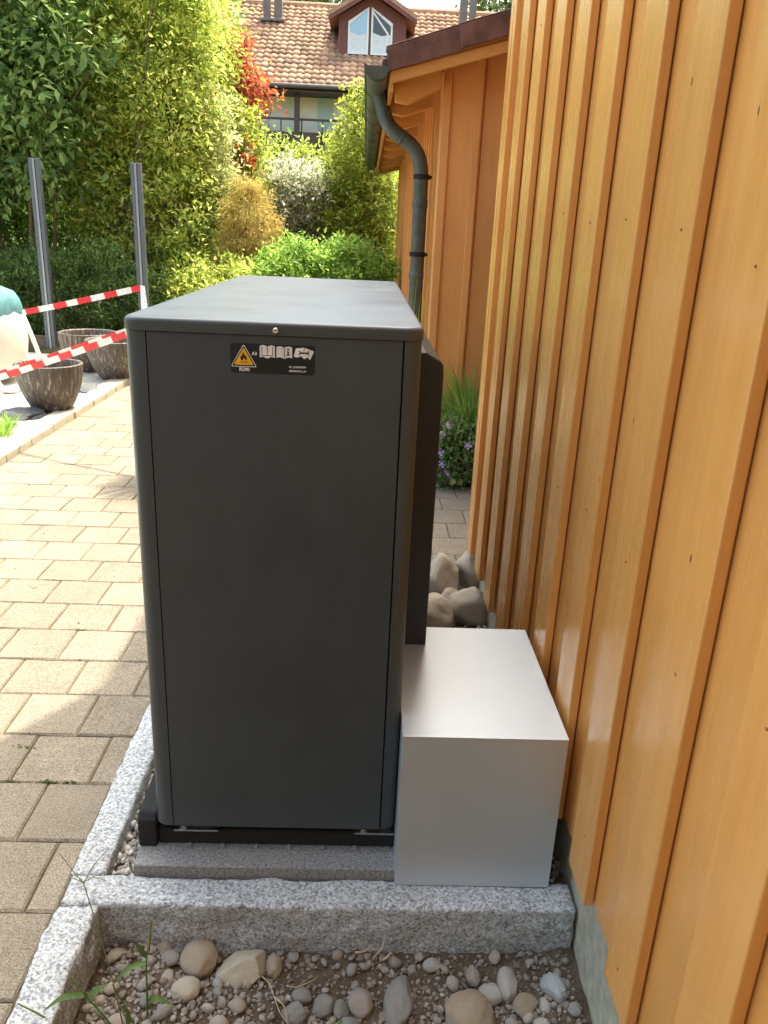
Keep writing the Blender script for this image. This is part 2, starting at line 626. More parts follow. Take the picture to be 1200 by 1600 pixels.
# moss tufts and litter in the joints
M['moss'] = m_plain("joint_moss", (0.09, 0.12, 0.03), 0.95, 0, 80, 0.4)
M['litter'] = m_plain("dry_litter", (0.11, 0.075, 0.045), 0.9, 0, 80, 0.5)
moss_pts, lit_pts = [], []
for (x, y, n_) in ((-0.856, 1.8935, 46), (-0.80, 1.8935, 20), (-0.972, 1.889, 24), (-0.99, 2.05, 34), (-1.35, 3.252, 30), (-1.9, 5.05, 30), (-1.75, 4.6, 16), (-1.2, 2.115, 24), (-1.08, 2.8, 14)):
    for _ in range(n_):
        moss_pts.append((x + random.gauss(0, 0.014), y + random.gauss(0, 0.0035), random.uniform(-0.003, 0.002)))
for c in cells:
    if seen(c) and random.random() < 0.8:
        for _ in range(random.randint(1, 4)):
            if random.random() < 0.7:
                lit_pts.append((c[0] + random.uniform(-.11, .11), c[1] + PIT / 2 + random.gauss(0, .003), 0.0))
            else:
                lit_pts.append((c[0] + random.uniform(-.1, .1), c[1] + random.uniform(-.1, .1), 0.002))
# pale edging stones between path and patio
edging = struct(MB().box(-2.50, -2.34, 1.5, 8.6, -0.2, -0.012).build("path_edging", M['sand']))
ys = [1.6, 1.95, 2.42, 2.80, 3.22, 3.58, 4.02, 4.40, 4.72, 5.072, 5.490, 5.713, 5.915, 6.375, 6.548, 6.855, 7.20, 7.492, 7.95, 8.25, 8.55]
for a, b in zip(ys, ys[1:]):
    mb = MB().box(-0.0815 + random.uniform(-.006, .002), 0.079 + random.uniform(-.006, .006), -(b - a) / 2 + 0.003, (b - a) / 2 - 0.003, -0.12, 0.050 + random.uniform(-.004, .004))
    obj("edging_stone", mb.mesh("edging_stone", bevel=0.006, segs=2), M['edging'], edging, (-2.40, (a + b) / 2, 0))


# rough stone blocks -----------------------------------------------------
def rough_block(dx, dy, dz, seg, amp, rnd=0.012, seed=0, top_amp=None):
    """a closed block with z from -dz to 0, split-faced sides"""
    nx, ny, nz = max(2, int(dx / seg)), max(2, int(dy / seg)), max(2, int(dz / seg))
    bm = bmesh.new()
    idx = {}

    def vert(i, j, k):
        key = (i, j, k)
        if key not in idx:
            idx[key] = bm.verts.new((dx * (i / nx - .5), dy * (j / ny - .5), -dz + dz * k / nz))
        return idx[key]
    for i in range(nx):
        for j in range(ny):
            bm.faces.new((vert(i, j, nz), vert(i + 1, j, nz), vert(i + 1, j + 1, nz), vert(i, j + 1, nz)))
            bm.faces.new((vert(i, j, 0), vert(i, j + 1, 0), vert(i + 1, j + 1, 0), vert(i + 1, j, 0)))
    for k in range(nz):
        for i in range(nx):
            bm.faces.new((vert(i, 0, k), vert(i + 1, 0, k), vert(i + 1, 0, k + 1), vert(i, 0, k + 1)))
            bm.faces.new((vert(i, ny, k), vert(i, ny, k + 1), vert(i + 1, ny, k + 1), vert(i + 1, ny, k)))
        for j in range(ny):
            bm.faces.new((vert(0, j, k), vert(0, j, k + 1), vert(0, j + 1, k + 1), vert(0, j + 1, k)))
            bm.faces.new((vert(nx, j, k), vert(nx, j + 1, k), vert(nx, j + 1, k + 1), vert(nx, j, k + 1)))
    bm.normal_update()
    ta = amp * 0.25 if top_amp is None else top_amp
    so_ = Vector((seed * 3.7, seed * 1.3, seed * 5.1))
    for v in bm.verts:
        p = v.co.copy()
        nrm = v.normal.copy()
        # round the long edges
        ex = dx / 2 - abs(p.x)
        ey = dy / 2 - abs(p.y)
        ez = -p.z
        near = sorted((ex, ey, ez))
        if near[1] < rnd:
            v.co -= nrm * (rnd - near[1]) * 0.45
        a = ta if (p.z > -1e-4 and nrm.z > 0.9) else amp
        d = noise.noise(p * 9 + so_) * 0.6 + noise.noise(p * 28 + so_) * 0.35 + noise.noise(p * 80 + so_) * 0.2
        v.co += nrm * a * d
    me = bpy.data.meshes.new("granite_block")
    bm.to_mesh(me)
    bm.free()
    for p in me.polygons:
        p.use_smooth = True
    return me


def kerb(x0, x1, y0, y1, top, dz, seed, label, rotz=0.0, amp=0.010):
    o = obj("granite_kerb", rough_block(x1 - x0, y1 - y0, dz, 0.008, amp, 0.008, seed, 0.0030), M['granite'], None, ((x0 + x1) / 2, (y0 + y1) / 2, top), (0, 0, rotz))
    return tag(o, label, 'kerb stone', 'granite kerbs around the gravel bed')


kerb(-0.662, 0.553, 1.444, 1.530, 0.021, 0.24, 1, 'long grey granite kerb running across in front of the heat pump and metal box', amp=0.011)
kerb(-0.671, -0.585, 1.5335, 2.62, 0.020, 0.2, 2, 'grey granite kerb running back along the left side of the heat pump')
kerb(-0.671, -0.585, 2.624, 3.36, 0.019, 0.2, 3, 'grey granite kerb behind, continuing the row along the path beside the heat pump')
kerb(-0.664, -0.572, 0.55, 1.4405, 0.021, 0.3, 4, 'light granite kerb at the lower left, edging the soil bed', amp=0.016)

# soil bed in the foreground ------------------------------------------------
sv, sf = [], []
nx, ny = 110, 84
for j in range(ny + 1):
    for i in range(nx + 1):
        x = -0.60 + 1.20 * i / nx
        y = 0.55 + 0.92 * j / ny
        p = Vector((x, y, 0))
        z = -0.128 + 0.020 * noise.noise(p * 5) + 0.014 * noise.noise(p * 17) + 0.010 * noise.noise(p * 48)
        z += 0.03 * math.exp(-((x + 0.45) / 0.15) ** 2) + 0.02 * max(0, (x - 0.35)) / 0.2
        sv.append((x, y, z))
for j in range(ny):
    for i in range(nx):
        a = j * (nx + 1) + i
        sf.append((a, a + 1, a + nx + 2, a + nx + 1))
soil_bed = struct(obj("soil_bed", mesh_np("soil_bed", sv, sf, True), M['soil']))


def soil_z(x, y):
    i = min(nx, max(0, int(round((x + 0.60) / 1.20 * nx))))
    j = min(ny, max(0, int(round((y - 0.55) / 0.92 * ny))))
    return sv[j * (nx + 1) + i][2]


def pebble_mesh(seed, sub=2, amp=0.16, angular=0.0):
    bm = bmesh.new()
    bmesh.ops.create_icosphere(bm, subdivisions=sub, radius=1.0)
    s = Vector((seed * 2.31, seed * 7.7, seed * 0.9))
    r = random.Random(seed)
    planes = []
    for _ in range(int(angular * 10)):
        d = Vector((r.gauss(0, 1), r.gauss(0, 1), r.gauss(0, 1))).normalized()
        planes.append((d, r.uniform(0.62, 0.86)))
    for v in bm.verts:
        p = v.co.copy()
        k = 1 + amp * noise.noise(p * 0.9 + s) + amp * 0.5 * noise.noise(p * 2.1 + s)
        v.co = p * k
        for d, h in planes:
            e = v.co.dot(d) - h
            if e > 0:
                v.co -= d * e * 0.92
        if sub > 2:
            v.co += p * (0.05 * noise.noise(p * 3.3 + s) + 0.022 * noise.noise(p * 9 + s))
    me = bpy.data.meshes.new("stone")
    bm.to_mesh(me)
    bm.free()
    for p in me.polygons:
        p.use_smooth = True
    return me


# large stones of the bed: x, y, rx, rz(half seen height), material, label, angle, angular, category
BIG = [
    (-0.337, 1.405, .043, .046, .034, 'tan', 'smooth tan egg-shaped stone against the granite kerb, left of the pale angular rock', 0.5, 0.1),
    (-0.228, 1.392, .061, .050, .045, 'cream', 'large pale cream angular rock with a flat top against the front kerb', 0.2, 0.75),
    (-0.161, 1.398, .020, .027, .020, 'tan', 'narrow upright tan pebble touching the right of the pale angular rock', 0.1, 0),
    (-0.349, 1.318, .032, .029, .024, 'cream', 'round pale beige stone in the pebbles at lower left', 0.3, 0),
    (0.043, 1.318, .028, .034, .022, 'rose', 'pinkish grey rounded-triangular stone left of the long grey one', 0.2, 0.2),
    (0.131, 1.325, .035, .060, .027, 'grey', 'long dark grey oval stone lying in the middle of the soil bed', -0.2, 0.15),
    (0.288, 1.288, .054, .060, .038, 'brown', 'biggest brown stone with a dent on its top in the soil bed', 0.55, 0.35),
    (0.385, 1.360, .025, .040, .022, 'pale', 'upright pale grey oval stone to the right of the big brown stone', -0.05, 0),
    (0.492, 1.350, .030, .040, .028, 'speckle', 'speckled white granite cobble near the right end of the kerb', 0.3, 0.4),
    (0.016, 1.252, .030, .026, .022, 'blue', 'blue grey flat stone at the bottom edge of the bed', 0.2, 0.1),
    (-0.040, 1.313, .023, .030, .018, 'grey', 'grey oval stone leaning beside two more below the bare soil', -0.45, 0),
    (-0.092, 1.330, .027, .021, .018, 'grey', 'grey oblong stone tilted down to the right below the bare soil', -0.4, 0),
    (0.000, 1.305, .018, .023, .016, 'grey', 'small dull green grey stone between the leaning grey and pinkish stones', 0.4, 0),
    (0.308, 1.388, .017, .024, .018, 'rose', 'small upright rosy stone behind the big brown stone', 0.1, 0),
    (0.345, 1.345, .029, .030, .022, 'pale', 'flat pinkish grey stone leaning behind the big brown stone', 0.5, 0.2),
    (0.214, 1.412, .022, .017, .014, 'pale', 'flat pale oval stone close to the kerb above the long grey stone', 0.1, 0),
    (-0.100, 1.283, .026, .023, .018, 'grey', 'round grey stone with pale veins low in the middle of the bed', 0.2, 0),
    (0.463, 1.308, .014, .019, .013, 'white', 'small white oval pebble below the speckled cobble', 0.3, 0),
    (0.447, 1.264, .019, .016, .013, 'white', 'white speckled pebble at the bottom right of the bed', 0.1, 0),
    (0.420, 1.315, .032, .028, .022, 'brown', 'earthy brown lump beside the white oval pebble', 0.8, 0.3),
]
placed = []
for n, (x, y, rx, ry, rz, mk, lab, ang, angu) in enumerate(BIG):
    me = pebble_mesh(50 + n, 4, 0.18, max(angu, 0.15))
    mm = M['speckle'] if mk == 'speckle' else STONE[mk]
    z = soil_z(x, y) + rz * 0.36
    o = obj("river_stone", me, mm, None, (x, y, z), (random.uniform(-.25, .25), random.uniform(-.15, .15), ang), (rx, ry, rz))
    tag(o, lab, 'stone', 'larger stones lying in the soil bed')
    placed.append((x, y, max(rx, ry)))

PEB = [pebble_mesh(i, 2, 0.26, 0.15 if i % 3 else 0.6) for i in range(9)]
for me in PEB:
    me.materials.append(M['pebble'])
cnt = 0
tries = 0
while cnt < 290 and tries < 14000:
    tries += 1
    if random.random() < 0.62:
        x, y = random.gauss(-0.40, 0.12), random.uniform(1.20, 1.437)
    else:
        x, y = random.uniform(-0.56, 0.54), random.uniform(1.20, 1.437)
    if not -0.56 < x < 0.545:
        continue
    bare = -0.20 < x < 0.02 and 1.33 < y < 1.40
    if bare and random.random() < 0.85:
        continue
    r = 0.0065 + 0.0185 * random.random() ** 1.6
    if x > -0.2:
        r *= 0.8
    if any((x - a) ** 2 + (y - b) ** 2 < (r * 0.8 + c * 0.8) ** 2 for a, b, c in placed):
        continue
    placed.append((x, y, r))
    o = bpy.data.objects.new("pebble", PEB[cnt % 9])
    link(o, soil_bed, (x, y, soil_z(x, y) + r * 0.28))
    o.scale = (r, r * random.uniform(0.65, 0.95), r * random.uniform(0.5, 0.8))
    o.rotation_euler = (random.uniform(-.4, .4), random.uniform(-.4, .4), random.uniform(0, 6.3))
    cnt += 1
# crumbs of soil and grit too small to tell apart
bm0 = bmesh.new()
bmesh.ops.create_icosphere(bm0, subdivisions=1, radius=1)
iv = np.array([v.co[:] for v in bm0.verts])
if_ = np.array([[v.index for v in f.verts] for f in bm0.faces])
bm0.free()
rng = np.random.default_rng(3)


def scatter_np(name, pts, rads, m, parent=None, flat=0.7):
    n = len(pts)
    A = rng.normal(size=(n, 3, 3))
    Q, _ = np.linalg.qr(A)
    sc = rng.uniform(0.6, 1.25, size=(n, 1, 3)) * np.array([1, 1, flat])
    jit = 1 + rng.uniform(-0.2, 0.2, size=(n, len(iv), 1))
    L = iv[None] * jit * sc
    V = np.einsum('nij,nkj->nki', Q, L) * np.asarray(rads)[:, None, None] + np.asarray(pts)[:, None, :]
    F = if_[None] + (np.arange(n) * len(iv))[:, None, None]
    return stuff(obj(name, mesh_np(name, V.reshape(-1, 3), F.reshape(-1, 3)), m, parent))


pts, rads = [], []
for _ in range(5200):
    x, y = random.uniform(-0.56, 0.545), random.uniform(1.1, 1.44)
    r = 0.0012 + 0.0095 * random.random() ** 4
    pts.append((x, y, soil_z(x, y) + r * 0.3))
    rads.append(r)
scatter_np("soil_crumbs", pts, rads, M['crumb'], soil_bed)
pts, rads = [], []
for _ in range(1300):
    x, y = (random.gauss(-0.38, .14) if random.random() < .5 else random.uniform(-0.56, 0.545)), random.uniform(1.15, 1.44)
    if not -.57 < x < .55:
        continue
    r = 0.0022 + 0.0040 * random.random() ** 2
    pts.append((x, y, soil_z(x, y) + r * 0.4))
    rads.append(r)
scatter_np("fine_grit", pts, rads, M['pebble'], soil_bed)

scatter_np("joint_moss", moss_pts, [random.uniform(.0018, .0042) for _ in moss_pts], M['moss'], pavement)
scatter_np("dry_litter", lit_pts, [random.uniform(.0012, .0042) for _ in lit_pts], M['litter'], pavement, 0.35)
# gravel bed round the unit -----------------------------------------------
gravel_bed = struct(MB().box(-0.585, 0.56, 1.531, 3.36, -0.2, -0.028).build("gravel_bed", M['sand']))
CH = [pebble_mesh(200 + i, 1, 0.3, 0.8) for i in range(7)]
for me in CH:
    me.materials.append(M['chip'])
    for p in me.polygons:
        p.use_smooth = False
GC = [pebble_mesh(220 + i, 1, 0.3, 0.8) for i in range(4)]
for me in GC:
    me.materials.append(M['greychip'])
    for p in me.polygons:
        p.use_smooth = False


def chip(meshes, k, x, y, z, r):
    o = bpy.data.objects.new("gravel_chip", meshes[k % len(meshes)])
    link(o, gravel_bed, (x, y, z))
    o.scale = (r * random.uniform(.8, 1.3), r * random.uniform(.7, 1.1), r * random.uniform(.6, .9))
    o.rotation_euler = (random.uniform(0, 6), random.uniform(0, 6), random.uniform(0, 6))


k = 0
for layer in range(2):
    y = 1.535
    while y < 2.25:
        for x in np.arange(-0.583, -0.508, 0.0145):
            chip(CH, k, x + random.uniform(-.005, .005), y + random.uniform(-.006, .006), -0.024 + layer * 0.012 + random.uniform(-.004, .006), random.uniform(.0075, .0125))
            k += 1
        y += 0.0165 if layer == 0 else 0.028
        if k > 255:
            break
k = 0
while k < 40:
    x, y = random.uniform(0.495, 0.56), random.uniform(1.535, 1.78)
    chip(GC, k, x, y, -0.012 + random.uniform(-.006, .008), random.uniform(.010, .016))
    k += 1
pts, rads = [], []
for _ in range(3800):
    x, y = random.uniform(-0.58, 0.55), random.uniform(1.55, 3.35)
    pts.append((x, y, -0.026 + random.uniform(0, 0.016)))
    rads.append(random.uniform(.007, .012))
scatter_np("gravel_fill", pts, rads, M['chip'], gravel_bed)

# boulders in the nook behind -----------------------------------------------
for n, (x, y, rx, ry, rz, ang, lab, zz) in enumerate([
        (0.385, 3.27, .090, .10, .115, 0.4, 'rough reddish brown boulder at the back of the heat pump, leftmost of the rear pair', .05),
        (0.545, 3.33, .088, .10, .112, 1.1, 'round speckled boulder half behind the end of the timber wall', .06),
        (0.500, 3.03, .115, .088, .080, 0.2, 'smooth flat-topped tan boulder against the wall foot behind the metal box', .035),
        (0.335, 2.96, .095, .09, .080, 0.7, 'rounded tan boulder partly hidden by the heat pump guard', .03),
        (0.44, 3.16, .06, .06, .045, 0.1, 'small dark boulder wedged between the four larger ones', .0)]):
    o = obj("boulder", pebble_mesh(300 + n, 4, 0.2, 0.35 if n in (0, 2) else 0.1), M['boulder'], None, (x, y, zz), (0.2 * n, 0.1, ang), (rx, ry, rz))
    tag(o, lab, 'boulder', 'boulders behind the heat pump')

# ------------------------------------------------------------------ timber house on the right
house = thing("timber_house", (0.56, 1.0, 0), 'orange painted board-and-batten timber house wall on a concrete plinth at right', 'house')
ZT = 8.0
MB().box(0.56, 0.72, -4.0, 3.32, -0.3, 0.30).build("plinth", M['plinth'], house, bevel=0.004)
mb = MB()
mb.box(0.60, 6.0, -4.0, 3.30, 0.30, ZT)
mb.box(0.768, 6.0, 3.302, 4.85, -0.2, ZT)  # unseen block, added to cast the shadow edge over the path
mb.box(1.45, 6.0, 4.852, 9.0, -0.2, 9.2)  # taller unseen block, added to keep cabinet and nook in shade
mb.build("house_core_and_shade_blocks", M['wood_far'], house)
MB().box(-7.0, 0.50, -4.0, -2.6, -0.2, 5.2).build("added_light_block", M['light_block'], house)  # unseen block behind the camera, added to darken camera-facing sides
MB().box(0.56, 6.1, -4.1, 4.86, ZT + 0.003, ZT + 0.12).box(1.43, 6.1, 4.862, 9.05, 9.203, 9.3).box(-7.1, 0.555, -4.1, -2.4, 5.203, 5.3).build("roof", M['flash'], house)  # caps the house and the added light-blocking volumes
ZB = 0.178
Y0 = 1.303 - 0.2795 * 18
M['nail'] = m_plain("painted_nail", (0.30, 0.14, 0.05), 0.5, 0.3)
NAIL = MB().lathe([(0.0001, -0.0012), (0.0024, -0.0010), (0.0028, 0.0)], 8).mesh("nail_head")
for v in NAIL.vertices:
    v.co = (v.co.z, v.co.y, v.co.x)
base_me = MB().box(-0.012, 0.012, 0, 0.19, 0, ZT - ZB - 0.1).mesh("base_board", bevel=0.0015)
cover_me = MB().box(-0.012, 0.0095, 0, 0.127, 0, ZT - ZB - 0.1).mesh("cover_board", bevel=0.003, segs=2)
for kk in range(27):
    y = Y0 + 0.2795 * kk
    if y < -3.9 or y > 3.3:
        continue
    w = random.uniform(-.004, .004)
    if y + 0.28 < 3.33:
        obj("base_board", base_me, M['wood'], house, (0.548, y + 0.127 - 0.018, ZB + random.uniform(-.002, .002)))
    o = obj("cover_board", cover_me, M['wood'], house, (0.5235, y + w, ZB - 0.003 + random.uniform(-.004, .004)), (0, 0, random.uniform(-.008, .008)))
    if y > 0.4:
        for zz in (0.30, 0.92, 1.55, 2.15):
            obj("nail_head", NAIL, M['nail'], o, (0.5109, y + 0.06 + random.uniform(-.012, .012), zz + random.uniform(-.05, .05)))
# grey weathered corner strip under the cladding at the far end of the wall
# ------------------------------------------------------------------ annexe behind with gutter
ann = thing("timber_annexe", (0.46, 5.42, 0), 'low orange timber annexe behind with brown verge sheet, dark gutter and downpipe', 'building')
SL = 0.285                                  # roof slope, rising to the right


def rz(x, base=2.418):                       # top of the rafters / underside of the roof boards
    return base + SL * (x - 0.12)


# walls
mb = MB()
mb.prism([(0.47, -0.2), (1.62, -0.2), (1.62, rz(1.62) - 0.02), (0.47, rz(0.47) - 0.02)], 5.43, 12.0)
mb.build("wall_core", M['wood_far'], ann)
for i in range(5):                          # front boards, each trimmed to the slope
    x = 0.465 + i * 0.235
    mb = MB().prism([(x, 0.05), (x + 0.232, 0.05), (x + 0.232, rz(x + 0.232) - 0.02), (x, rz(x) - 0.02)], 5.408, 5.428)
    mb.build("base_board", M['wood_far'], ann, (x, 5.41, 0.05), bevel=0.002)
for i, (x, w) in enumerate([(0.440, 0.052), (0.640, 0.045), (0.862, 0.045), (1.09, 0.045), (1.33, 0.045)]):
    mb = MB().prism([(x, 0.04), (x + w, 0.04), (x + w, rz(x + w) - 0.022), (x, rz(x) - 0.022)], 5.384, 5.407)
    mb.build("cover_board", M['wood_far'], ann, (x, 5.39, 0.04), bevel=0.003)
for i in range(26):                         # side boards and battens seen along the wall
    y = 5.44 + i * 0.25
    z1 = rz(0.45) - 0.02
    MB().box(0.448, 0.468, y, y + 0.247, 0.05, z1).build("base_board", M['wood_far'], ann, (0.458, y, 0.05))
    MB().box(0.424, 0.447, y + 0.225, y + 0.272, 0.04, z1 - 0.002).build("cover_board", M['wood_far'], ann, (0.435, y, 0.04))
# roof boards (soffit), rafters, fascia, barge board
mb = MB()
x0, x1 = 0.105, 1.62
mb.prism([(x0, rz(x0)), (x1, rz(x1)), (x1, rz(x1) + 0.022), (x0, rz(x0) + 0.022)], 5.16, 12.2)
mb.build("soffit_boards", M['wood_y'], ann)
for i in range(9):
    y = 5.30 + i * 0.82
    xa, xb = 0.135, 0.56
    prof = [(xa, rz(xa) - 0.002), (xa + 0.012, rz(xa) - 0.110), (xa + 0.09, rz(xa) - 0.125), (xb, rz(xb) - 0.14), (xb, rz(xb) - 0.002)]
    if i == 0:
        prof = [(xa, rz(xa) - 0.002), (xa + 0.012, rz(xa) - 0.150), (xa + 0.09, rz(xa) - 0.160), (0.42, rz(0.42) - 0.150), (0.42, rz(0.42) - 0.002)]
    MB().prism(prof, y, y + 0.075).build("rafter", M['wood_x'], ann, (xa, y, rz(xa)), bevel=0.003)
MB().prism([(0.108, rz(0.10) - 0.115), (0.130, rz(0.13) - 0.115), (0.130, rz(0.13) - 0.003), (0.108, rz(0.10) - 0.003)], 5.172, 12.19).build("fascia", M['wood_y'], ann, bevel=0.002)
mb = MB()
x0, x1 = 0.108, 1.62
mb.prism([(x0, rz(x0) - 0.075), (x1, rz(x1) - 0.075), (x1, rz(x1) - 0.012), (x0, rz(x0) - 0.012)], 5.142, 5.170)
mb.build("barge_board", M['wood_x'], ann, bevel=0.003)
# brown verge sheets, the right one lapping over the left
for (xa, xb, dz, yy) in ((0.085, 0.520, 0.0, 5.118), (0.492, 1.62, 0.016, 5.110)):
    mb = MB()
    lo = rz(xa) - 0.008 + dz
    hi = rz(xb) - 0.008 + dz
    h = 0.118
    mb.prism([(xa + 0.012, lo), (xb, hi), (xb - 0.02, hi + h + 0.01), (xa - 0.006, lo + h)], yy, yy + 0.02)
    mb.prism([(xa - 0.006, lo + h + 0.001), (xb - 0.02, hi + h + 0.011), (xb - 0.02, hi + h + 0.018), (xa - 0.006, lo + h + 0.008)], yy, yy + 0.16)
    mb.build("verge_sheet", M['flash'], ann, (xa, yy, lo), bevel=0.004, segs=2)
mb = MB()
mb.prism([(0.06, rz(0.06) + 0.024), (1.62, rz(1.62) + 0.024), (1.62, rz(1.62) + 0.09), (0.06, rz(0.06) + 0.07)], 5.20, 12.2)
mb.build("roof", M['flash'], ann)
# gutter: half-round channel with rings
GX, GZ, GR = 0.036, 2.424, 0.068
gut = MB()
pr = []
for kq in range(13):
    a = math.pi + math.pi * kq / 12
    pr.append((GX + GR * math.cos(a), GZ + GR * math.sin(a)))
inn = [(GX + (GR - 0.003) * math.cos(math.pi + math.pi * kq / 12), GZ + (GR - 0.003) * math.sin(math.pi + math.pi * kq / 12)) for kq in range(12, -1, -1)]
gut.prism(pr + inn, 5.12, 12.2)
gut.prism([(GX + GR * 0.99 * math.cos(math.pi + math.pi * kq / 12), GZ + GR * 0.99 * math.sin(math.pi + math.pi * kq / 12)) for kq in range(13)], 5.112, 5.119)
gut.tube([(GX - GR - 0.004, 5.115, GZ), (GX - GR - 0.004, 12.2, GZ)], 0.009, 8)
g_o = gut.build("gutter", M['gutter'], ann)
shade_auto(g_o.data)
for i in range(11):
    y = 5.17 + i * 0.66
    mb = MB()
    o1 = [(GX + (GR + 0.004) * math.cos(math.pi + math.pi * kq / 12), GZ + (GR + 0.004) * math.sin(math.pi + math.pi * kq / 12)) for kq in range(13)]
    i1 = [(GX + (GR + 0.0005) * math.cos(math.pi + math.pi * kq / 12), GZ + (GR + 0.0005) * math.sin(math.pi + math.pi * kq / 12)) for kq in range(12, -1, -1)]
    mb.prism(o1 + i1, y, y + 0.022)
    q = mb.build("gutter_bracket", M['gutter'], g_o, (GX, y, GZ))


def smooth_path(pts, n=6):
    P = [Vector(p) for p in pts]
    out = []
    for i in range(len(P) - 1):
        p0, p1, p2, p3 = P[max(i - 1, 0)], P[i], P[i + 1], P[min(i + 2, len(P) - 1)]
        for s in range(n):
            t = s / n
            out.append(0.5 * ((2 * p1) + (p2 - p0) * t + (2 * p0 - 5 * p1 + 4 * p2 - p3) * t * t + (3 * p1 - p0 - 3 * p2 + p3) * t ** 3))
    out.append(P[-1])
    return out


pipe = MB().tube(smooth_path([(0.055, 5.72, 2.385), (0.072, 5.72, 2.32), (0.098, 5.71, 2.235), (0.135, 5.70, 2.172), (0.195, 5.70, 2.128), (0.270, 5.70, 2.078), (0.325, 5.70, 2.015), (0.349, 5.70, 1.925), (0.353, 5.70, 1.80),
                              (0.356, 5.70, 1.4), (0.358, 5.70, 0.7), (0.360, 5.70, 0.02)]), 0.048, 18)
pipe = pipe.build("downpipe", M['gutter'], ann, smooth=True)
for z in (1.885, 1.395, 0.6):
    mb = MB().lathe([(0.0485, -0.015), (0.055, -0.015), (0.055, 0.015), (0.0485, 0.015)], 16, (0.354, 5.70, z))
    mb.box(0.406, 0.424, 5.690, 5.710, z - 0.009, z + 0.009).box(0.340, 0.360, 5.632, 5.648, z - 0.014, z + 0.014)
    mb.build("pipe_clamp", M['rubber'], pipe, (0.354, 5.70, z))
for z in (1.28, 1.74):
    MB().lathe([(0.0485, -0.05), (0.0515, -0.045), (0.0515, 0.0), (0.0485, 0.003)], 16, (0.3545, 5.70, z)).build("pipe_joint", M['gutter'], pipe, (0.354, 5.70, z), smooth=True)
MB().tube([(0.205, 5.70, 2.121), (0.222, 5.70, 2.110)], 0.0515, 16).build("pipe_joint", M['gutter'], pipe, (0.21, 5.7, 2.11), smooth=True)

# ------------------------------------------------------------------ house far behind
far = thing("terrace_house", (0, 27, 0), 'distant house with terracotta tiled roof, dark red dormer and shaded loggia', 'house')
M['wallw'] = m_plain("off_white_render", (0.88, 0.87, 0.82), 0.9, 0, 3, 0.06)
M['wallt'] = m_plain("grey_teal_panel", (0.50, 0.64, 0.68), 0.7, 0, 3, 0.06)
M['dkbrown'] = m_plain("dark_brown_timber", (0.075, 0.048, 0.04), 0.6, 0, 10, 0.2)
M['redwood'] = m_plain("dark_red_timber", (0.17, 0.055, 0.045), 0.6, 0, 10, 0.2)
M['frame'] = m_plain("white_window_frame", (0.80, 0.80, 0.80), 0.4)
M['chim'] = m_plain("chimney_sheet", (0.16, 0.135, 0.12), 0.5, 0.3, 5, 0.2)
mg, t_, b_ = nt("window_glass")
b_.inputs['Base Color'].default_value = (0.30, 0.40, 0.50, 1)
b_.inputs['Roughness'].default_value = 0.05
b_.inputs['Specular IOR Level'].default_value = 1.0
b_.inputs['Metallic'].default_value = 0.5
M['glass'] = mg
M['glass_dark'] = mg.copy()
M['glass_dark'].name = "dark_window_glass"
M['glass_dark'].node_tree.nodes['Principled BSDF'].inputs['Base Color'].default_value = (0.05, 0.06, 0.07, 1)
M['curtain'] = m_plain("white_curtain", (0.70, 0.72, 0.74), 0.9, 0, 6, 0.08)


def m_tile():
    m, t, b = nt("terracotta_pantile")
    g = t.nodes.new('ShaderNodeNewGeometry')
    tc = t.nodes.new('ShaderNodeTexCoord')
    n = noi(t, tc.outputs['Object'], 1.1, 5, 0.7)
    n2 = noi(t, tc.outputs['Object'], 9, 3, 0.7)
    c = mixc(t, 0.55, ramp(t, n, [(0.3, (0.33, 0.175, 0.10)), (0.7, (0.50, 0.295, 0.18))]), ramp(t, n2, [(0.3, (0.22, 0.12, 0.075)), (0.7, (0.58, 0.36, 0.225))]))
    hv = hue_val(t, c, g.outputs['Random Per Island'], 0.55, 1.3)
    t.links.new(hv, b.inputs['Base Color'])
    b.inputs['Roughness'].default_value = 0.9
    return m


M['tile'] = m_tile()
EY, EZ, RS = 25.0, 5.36, 0.583
MB().add([(-9, EY + 0.02, EZ - 0.05), (9, EY + 0.02, EZ - 0.05), (9, 30.4, EZ + 5.4 * RS - 0.05), (-9, 30.4, EZ + 5.4 * RS - 0.05),
          (-9, 36, EZ + 5.4 * RS - 3.3), (9, 36, EZ + 5.4 * RS - 3.3)], [(0, 1, 2, 3), (3, 2, 5, 4)]).build("roof", M['dkbrown'], far)
# pantiles: every row a rippled course lapping over the one below
tw, tl = 0.215, 0.34
ncol, nrow = int(11.5 / tw), int(6.2 / tl) + 1
TV, TF = [], []
cs, sn = 1 / math.sqrt(1 + RS * RS), RS / math.sqrt(1 + RS * RS)
for r in range(nrow):
    for c_ in range(ncol):
        x = -5.6 + c_ * tw
        b0 = len(TV)
        jz = random.uniform(-.008, .008)
        for (s, hh) in ((0.0, 0.055), (tl * 1.08, 0.012)):
            d = r * tl + s
            for q, hz in enumerate((0.0, 0.030, 0.042, 0.020, 0.0)):
                up = hh + hz + jz
                TV.append((x + tw * q / 4 * 0.985, EY + d * cs - up * sn, EZ + d * sn + up * cs))
        for q in range(4):
            TF.append((b0 + q, b0 + q + 1, b0 + 5 + q + 1, b0 + 5 + q))
        # front lip
        for q, hz in enumerate((0.0, 0.030, 0.042, 0.020, 0.0)):
            d = r * tl
            up = hz + jz - 0.0
            TV.append((x + tw * q / 4 * 0.985, EY + d * cs - up * sn, EZ + d * sn + up * cs))
        for q in range(4):
            TF.append((b0 + 10 + q, b0 + 10 + q + 1, b0 + q + 1, b0 + q))
stuff(obj("roof_tiles", mesh_np("roof_tiles", TV, TF), M['tile'], far))
